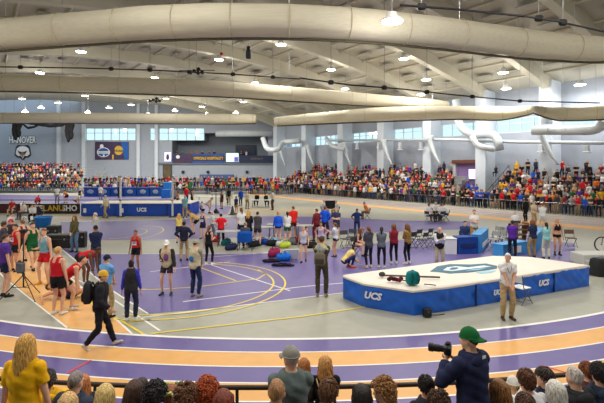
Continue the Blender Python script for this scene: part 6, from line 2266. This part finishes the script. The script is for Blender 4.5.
LR = l_rail_at(492, -3) + .25
NROW = 9
ROWZ = [0, 0.02] + [.42 * k for k in range(1, 8)]
for k in range(NROW):
    o = -.35 - .70 * k
    l = -13.0 + rc.uniform(0, .4)
    while l < 47:
        l += (.50 if k < 2 else .52) + rc.uniform(-.06, .12) + (.06 if l > 30 else 0)
        P = RA + WD * l - WN * o + WN * rc.uniform(-.08, .08)
        px = CX + F * P.x / P.y
        if not (274 < px < 612):
            continue
        if k >= 3 and 453 < px < 491:
            if not (k == 3 and px > 468):
                continue
        if dist_wall(P) < .9:
            continue
        if k >= 7 and rc.random() < .12:
            continue
        if k >= 2 and abs(l - LR) < .8:
            continue
        if k >= 6 and min(abs(px - c + 1) for c in (283, 311, 347.5, 388, 435, 549)) < 3:
            continue
        near_pil = min(abs((P - WA).dot(WD) - c) for c in COLS)
        if dist_wall(P) < 2.35 and near_pil < .95:
            continue
        stand = k < 3 or rc.random() < .3
        pr = rc.choice([0, 1, 2, 3, 4, 5]) if stand else rc.choice([6, 7, 8, 9])
        if 500 < px: w = WR
        elif 465 < px < 490: w = [8, 4, 4, 10, 4, 10, 40, 4, 2, 1, 2, 1, 2, 1]
        else: w = WT
        zone = 0 if px > 556 else 1 if px > 491 else 2 if px > 441 else 3 if px > 394 else 4 if px > 350 else 5
        if k >= 7 and (abs(px - 536) < 7 or abs(px - 528) < 5):
            continue
        SPOTS.append((P.x, P.y, ROWZ[k], FACE_R + rc.uniform(-25, 25), pr, pick(w), k, zone))
ZN = ['right of the widest pillar', 'left of the widest pillar', 'around the violet doorway', 'beyond the second pillar', 'beyond the third pillar', 'beyond the fourth pillar']
RN = ['front row', 'second row', 'third row', 'fourth row', 'fifth row', 'sixth row', 'seventh row', 'eighth row', 'top row']

# grandstand under the long wall crowd
def stand_steps(name, label, l0, l1):
    t = thing(name, label, 'grandstand', tuple(RA + WD * l0))
    for k in range(2, NROW):
        z = ROWZ[k] - .012
        if z < .05: continue
        a = -.35 - .70 * k
        P = [RA + WD * l0 - WN * (a + .36), RA + WD * l1 - WN * (a + .36), RA + WD * l1 - WN * (a - .33), RA + WD * l0 - WN * (a - .33)]
        segs = [(l0, l1)]
        if k >= 7:
            cs = [c for c in COLS if l0 < c + .72 and c - .72 < l1]
            ed = [l0] + [e for c in cs for e in (c - .72, c + .72)] + [l1]
            segs = [(ed[i], ed[i + 1]) for i in range(0, len(ed), 2) if ed[i + 1] > ed[i] + .1]
        for s0, s1 in segs:
            P = [RA + WD * s0 - WN * (a + .36), RA + WD * s1 - WN * (a + .36), RA + WD * s1 - WN * (a - .33), RA + WD * s0 - WN * (a - .33)]
            MB().prism([(p.x - t.location.x, p.y - t.location.y) for p in P], max(0, z - .5), z).build('step', ALU, t)
    return t


def l_rail_at(px, o):
    kx = (px - CX) / F
    P = RA - WN * o
    return (P.x - kx * P.y) / (kx * WD.y - WD.x)


stand_steps('grandstand', 'aluminium stepped grandstand right of the violet doorway', -14, l_rail_at(492, -3))
stand_steps('grandstand', 'aluminium stepped grandstand left of the violet doorway', l_rail_at(452, -3), 46)
# slanted handrail beside the doorway and crowd barrier
l = l_rail_at(492, -3) + .25
t = thing('stair_rail', 'slanting dark stair rail between the doorway and the right stand', 'rail', tuple(RA + WD * l + WN * 1.5))
for zz in (.95, .5):
    MB().tube([WN * 0 + Vector((0, 0, zz)), WN * 5.3 + Vector((0, 0, 3.2 + zz))], .035, 6).build('bar', DARKG, t)
for q in np.linspace(0, 1, 6):
    MB().tube([WN * 5.3 * q + Vector((0, 0, 3.2 * q * .98)), WN * 5.3 * q + Vector((0, 0, 3.2 * q + .95))], .025, 6).build('baluster', DARKG, t)
t = thing('crowd_barrier', 'thin low barrier rail in front of the long wall crowd', 'barrier', tuple(RA + WN * -.12))
for zz in (.95,):
    MB().tube([WD * -14 + Vector((0, 0, zz)), WD * 46 + Vector((0, 0, zz))], .018, 5).build('rail_bar', STEEL, t)
for l in np.arange(-14, 46.1, 6):
    MB().tube([WD * l, WD * l + Vector((0, 0, .95))], .02, 5).build('post', STEEL, t)

MASS = []    # the rest, too far and too many: one object
# left bleachers
for k in range(8):
    Y = 67.5 + 1.05 * k
    x = (-14 - CX) / F * Y
    while True:
        x += .56 + rc.uniform(-.06, .12)
        px = CX + F * x / Y
        lim = 82 if k < 6 else 80
        if px > lim: break
        if px > 66 and k > 4 and rc.random() < .4: continue
        w = [22, 12, 8, 8, 5, 10, 5, 7, 5, 5, 6, 1, 5, 1] if px < 22 else [32, 16, 7, 5, 6, 8, 1, 2, 9, 2, 1, 5, 6, 1]
        MASS.append((x, Y, .35 + .47 * k, 180 + rc.uniform(-25, 25), rc.choice([6, 7, 6, 9, 9]), pick(w)))
# far crowd behind the tables
for k in range(3):
    Y = 63.2 + 1.1 * k
    x = (83 - CX) / F * Y
    while True:
        x += .48 + rc.uniform(-.05, .14)
        px = CX + F * x / Y
        if px > 292: break
        if k == 0 and px > 172 and rc.random() < .3: continue
        w = WT if px < 150 else [24, 8, 6, 12, 14, 8, 3, 4, 8, 8, 1, 3, 5, 2]
        MASS.append((x, Y + rc.uniform(-.2, .2), [0, .45, .95][k], 180 + rc.uniform(-30, 30), rc.choice([0, 1, 2, 3, 5]), pick(w)))
for px in (176, 181.5, 191, 197, 201.5, 209, 213.5, 227, 241, 246):
    p = W(px, 153, YB + .7)
    MASS.append((p.x, YB + .7 + rc.uniform(0, 1), Zp(160) + .16, 180 + rc.uniform(-40, 40), rc.choice([0, 2, 5]), pick()))
# stands under them
t = thing('bleacher', 'tiered bleachers before the hawk wall holding a seated crowd', 'grandstand', ((30 - CX) / F * 70, 67.5, 0))
x0, x1 = (-30 - CX) / F * 70, (82.5 - CX) / F * 70
for k in range(8):
    Y = 67.5 + 1.05 * k
    MB().box(((x0 + x1) / 2 - t.location.x, Y - 67.5 - .02, (.33 + .47 * k + .44) / 1 - .06), (x1 - x0, .34, .05)).build('seat_plank', ALU, t)
    MB().box(((x0 + x1) / 2 - t.location.x, Y - 67.5 + .42, .33 + .47 * k - .03), (x1 - x0, .9, .05)).build('tread', ALU, t)
t = thing('riser_platform', 'low two-step riser under the far standing crowd', 'platform', (-20, 64.3, 0))
x0, x1 = (83 - CX) / F * 64, (292 - CX) / F * 66
for k, (y, z) in enumerate(((64.3, .44), (65.5, .94))):
    MB().box(((x0 + x1) / 2 + 20, y - 64.3 + .05, z / 2), (x1 - x0, 1.1, z), bev=.02).build('step', ALU, t)
# stairs right of the bleachers
t = thing('aisle_steps', 'grey aisle steps with rail at the right end of the bleachers', 'steps', (X(73) * 68 / 84 + 1.5, 69, 0))
for k in range(7):
    MB().box((0, .9 * k, .2 + .45 * k), (1.4, .9, .4 + .9 * k * 0), bev=.02).build('step', ALU, t)
MB().tube([(.72, -.4, .1), (.72, -.4, 1.2), (.72, 5.6, 4.0)], .035, 6).build('handrail', STEEL, t)

# individuals: the ones that show largest, the rest go to the mass
n_have = len([o for o in PEOPLE])
N_IND = 298 - n_have
SPOTS.sort(key=lambda s: (s[1]))
IND, REST = SPOTS[:N_IND], SPOTS[N_IND:]
cnt = {}
IND.sort(key=lambda s: -(s[0] / s[1]))
SM = lambda i: skinm([0, 0, 1, 2, 3, 4][i % 6])
for i, (x, y, z, f_, pr, pc, k, zn) in enumerate(IND):
    key = (pc[0], k, zn)
    cnt[key] = cnt.get(key, 0) + 1
    n_ = cnt[key]
    verb = 'standing' if pr < 6 else 'seated'
    lab = '%s %s-topped spectator from the right, %s, %s' % (ORD[n_ - 1], pc[0].replace(' ', '-'), RN[k], ZN[zn])
    h = rc.uniform(.92, 1.06)
    hairc = rc.choice(HAIRS)
    o = inst('spectator', far_mesh(pr), [SM(rc.randint(0, 5)), hairm(hairc), fabric(pc[1]), fabric(rc.choice(BOTS)), fabric((50, 50, 54))])
    tag(o, lab, 'person', 'spectators before the long wall')
    o.location = (x, y, z); o.rotation_euler = (0, 0, R_(f_)); o.scale = (h, h, h)

for px, c, lab, pr in ((536, (40, 46, 66), 'tall spectator in long dark dress standing alone on the top row', 3), (528, (38, 34, 44), 'dark-jacketed spectator standing on the top row beside the dark dress', 2)):
    l = l_rail_at(px, -5.95)
    P = RA + WD * l + WN * 5.95
    o = inst('spectator', far_mesh(pr), [skinm(1), hairm(HD), fabric(c), fabric(c), fabric((50, 50, 54))])
    tag(o, lab, 'person', 'spectators before the long wall')
    o.location = (P.x, P.y, ROWZ[8]); o.rotation_euler = (0, 0, R_(FACE_R)); o.scale = (1.05, 1.05, 1.08)

# single mass object: palette materials
mats = [skinm(i) for i in range(5)] + [hairm(c) for c in HAIRS] + [fabric(c) for _, c, _ in PAL] + [fabric(c) for c in BOTS] + [fabric((50, 50, 54))]
iS, iH, iT, iB, iF = 0, 5, 5 + len(HAIRS), 5 + len(HAIRS) + len(PAL), 5 + len(HAIRS) + len(PAL) + len(BOTS)
Vs, Fs, Ms, base = [], [], [], 0
for s in MASS + [r[:6] for r in REST]:
    x, y, z, f_, pr, pc = s
    co, fs_, fm = far_data(pr)
    a = R_(f_); h = rc.uniform(.92, 1.06)
    Rm = np.array([[math.cos(a), -math.sin(a), 0], [math.sin(a), math.cos(a), 0], [0, 0, 1]])
    Vs.append((co * h) @ Rm.T + np.array([x, y, z]))
    Fs.extend([tuple(i + base for i in q) for q in fs_])
    base += len(co)
    lut = [iS + rc.choice([0, 1, 1, 2, 3, 0]), iH + rc.choice([0, 1, 0, 1, 2, 3, 4, 5, 6]), iT + [p[0] for p in PAL].index(pc[0]), iB + rc.randrange(len(BOTS)), iF]
    Ms.extend([lut[m] for m in fm])
mb = MB(); V = np.concatenate(Vs); mb.v = V.tolist(); mb.f = Fs; mb.m = Ms
cr = inst('distant_crowd', mb.mesh('distant_crowd', len(mats), True), mats)
tag(cr, 'distant packed crowd on the bleachers, behind the draped tables and far stands', 'crowd', None, 'stuff')
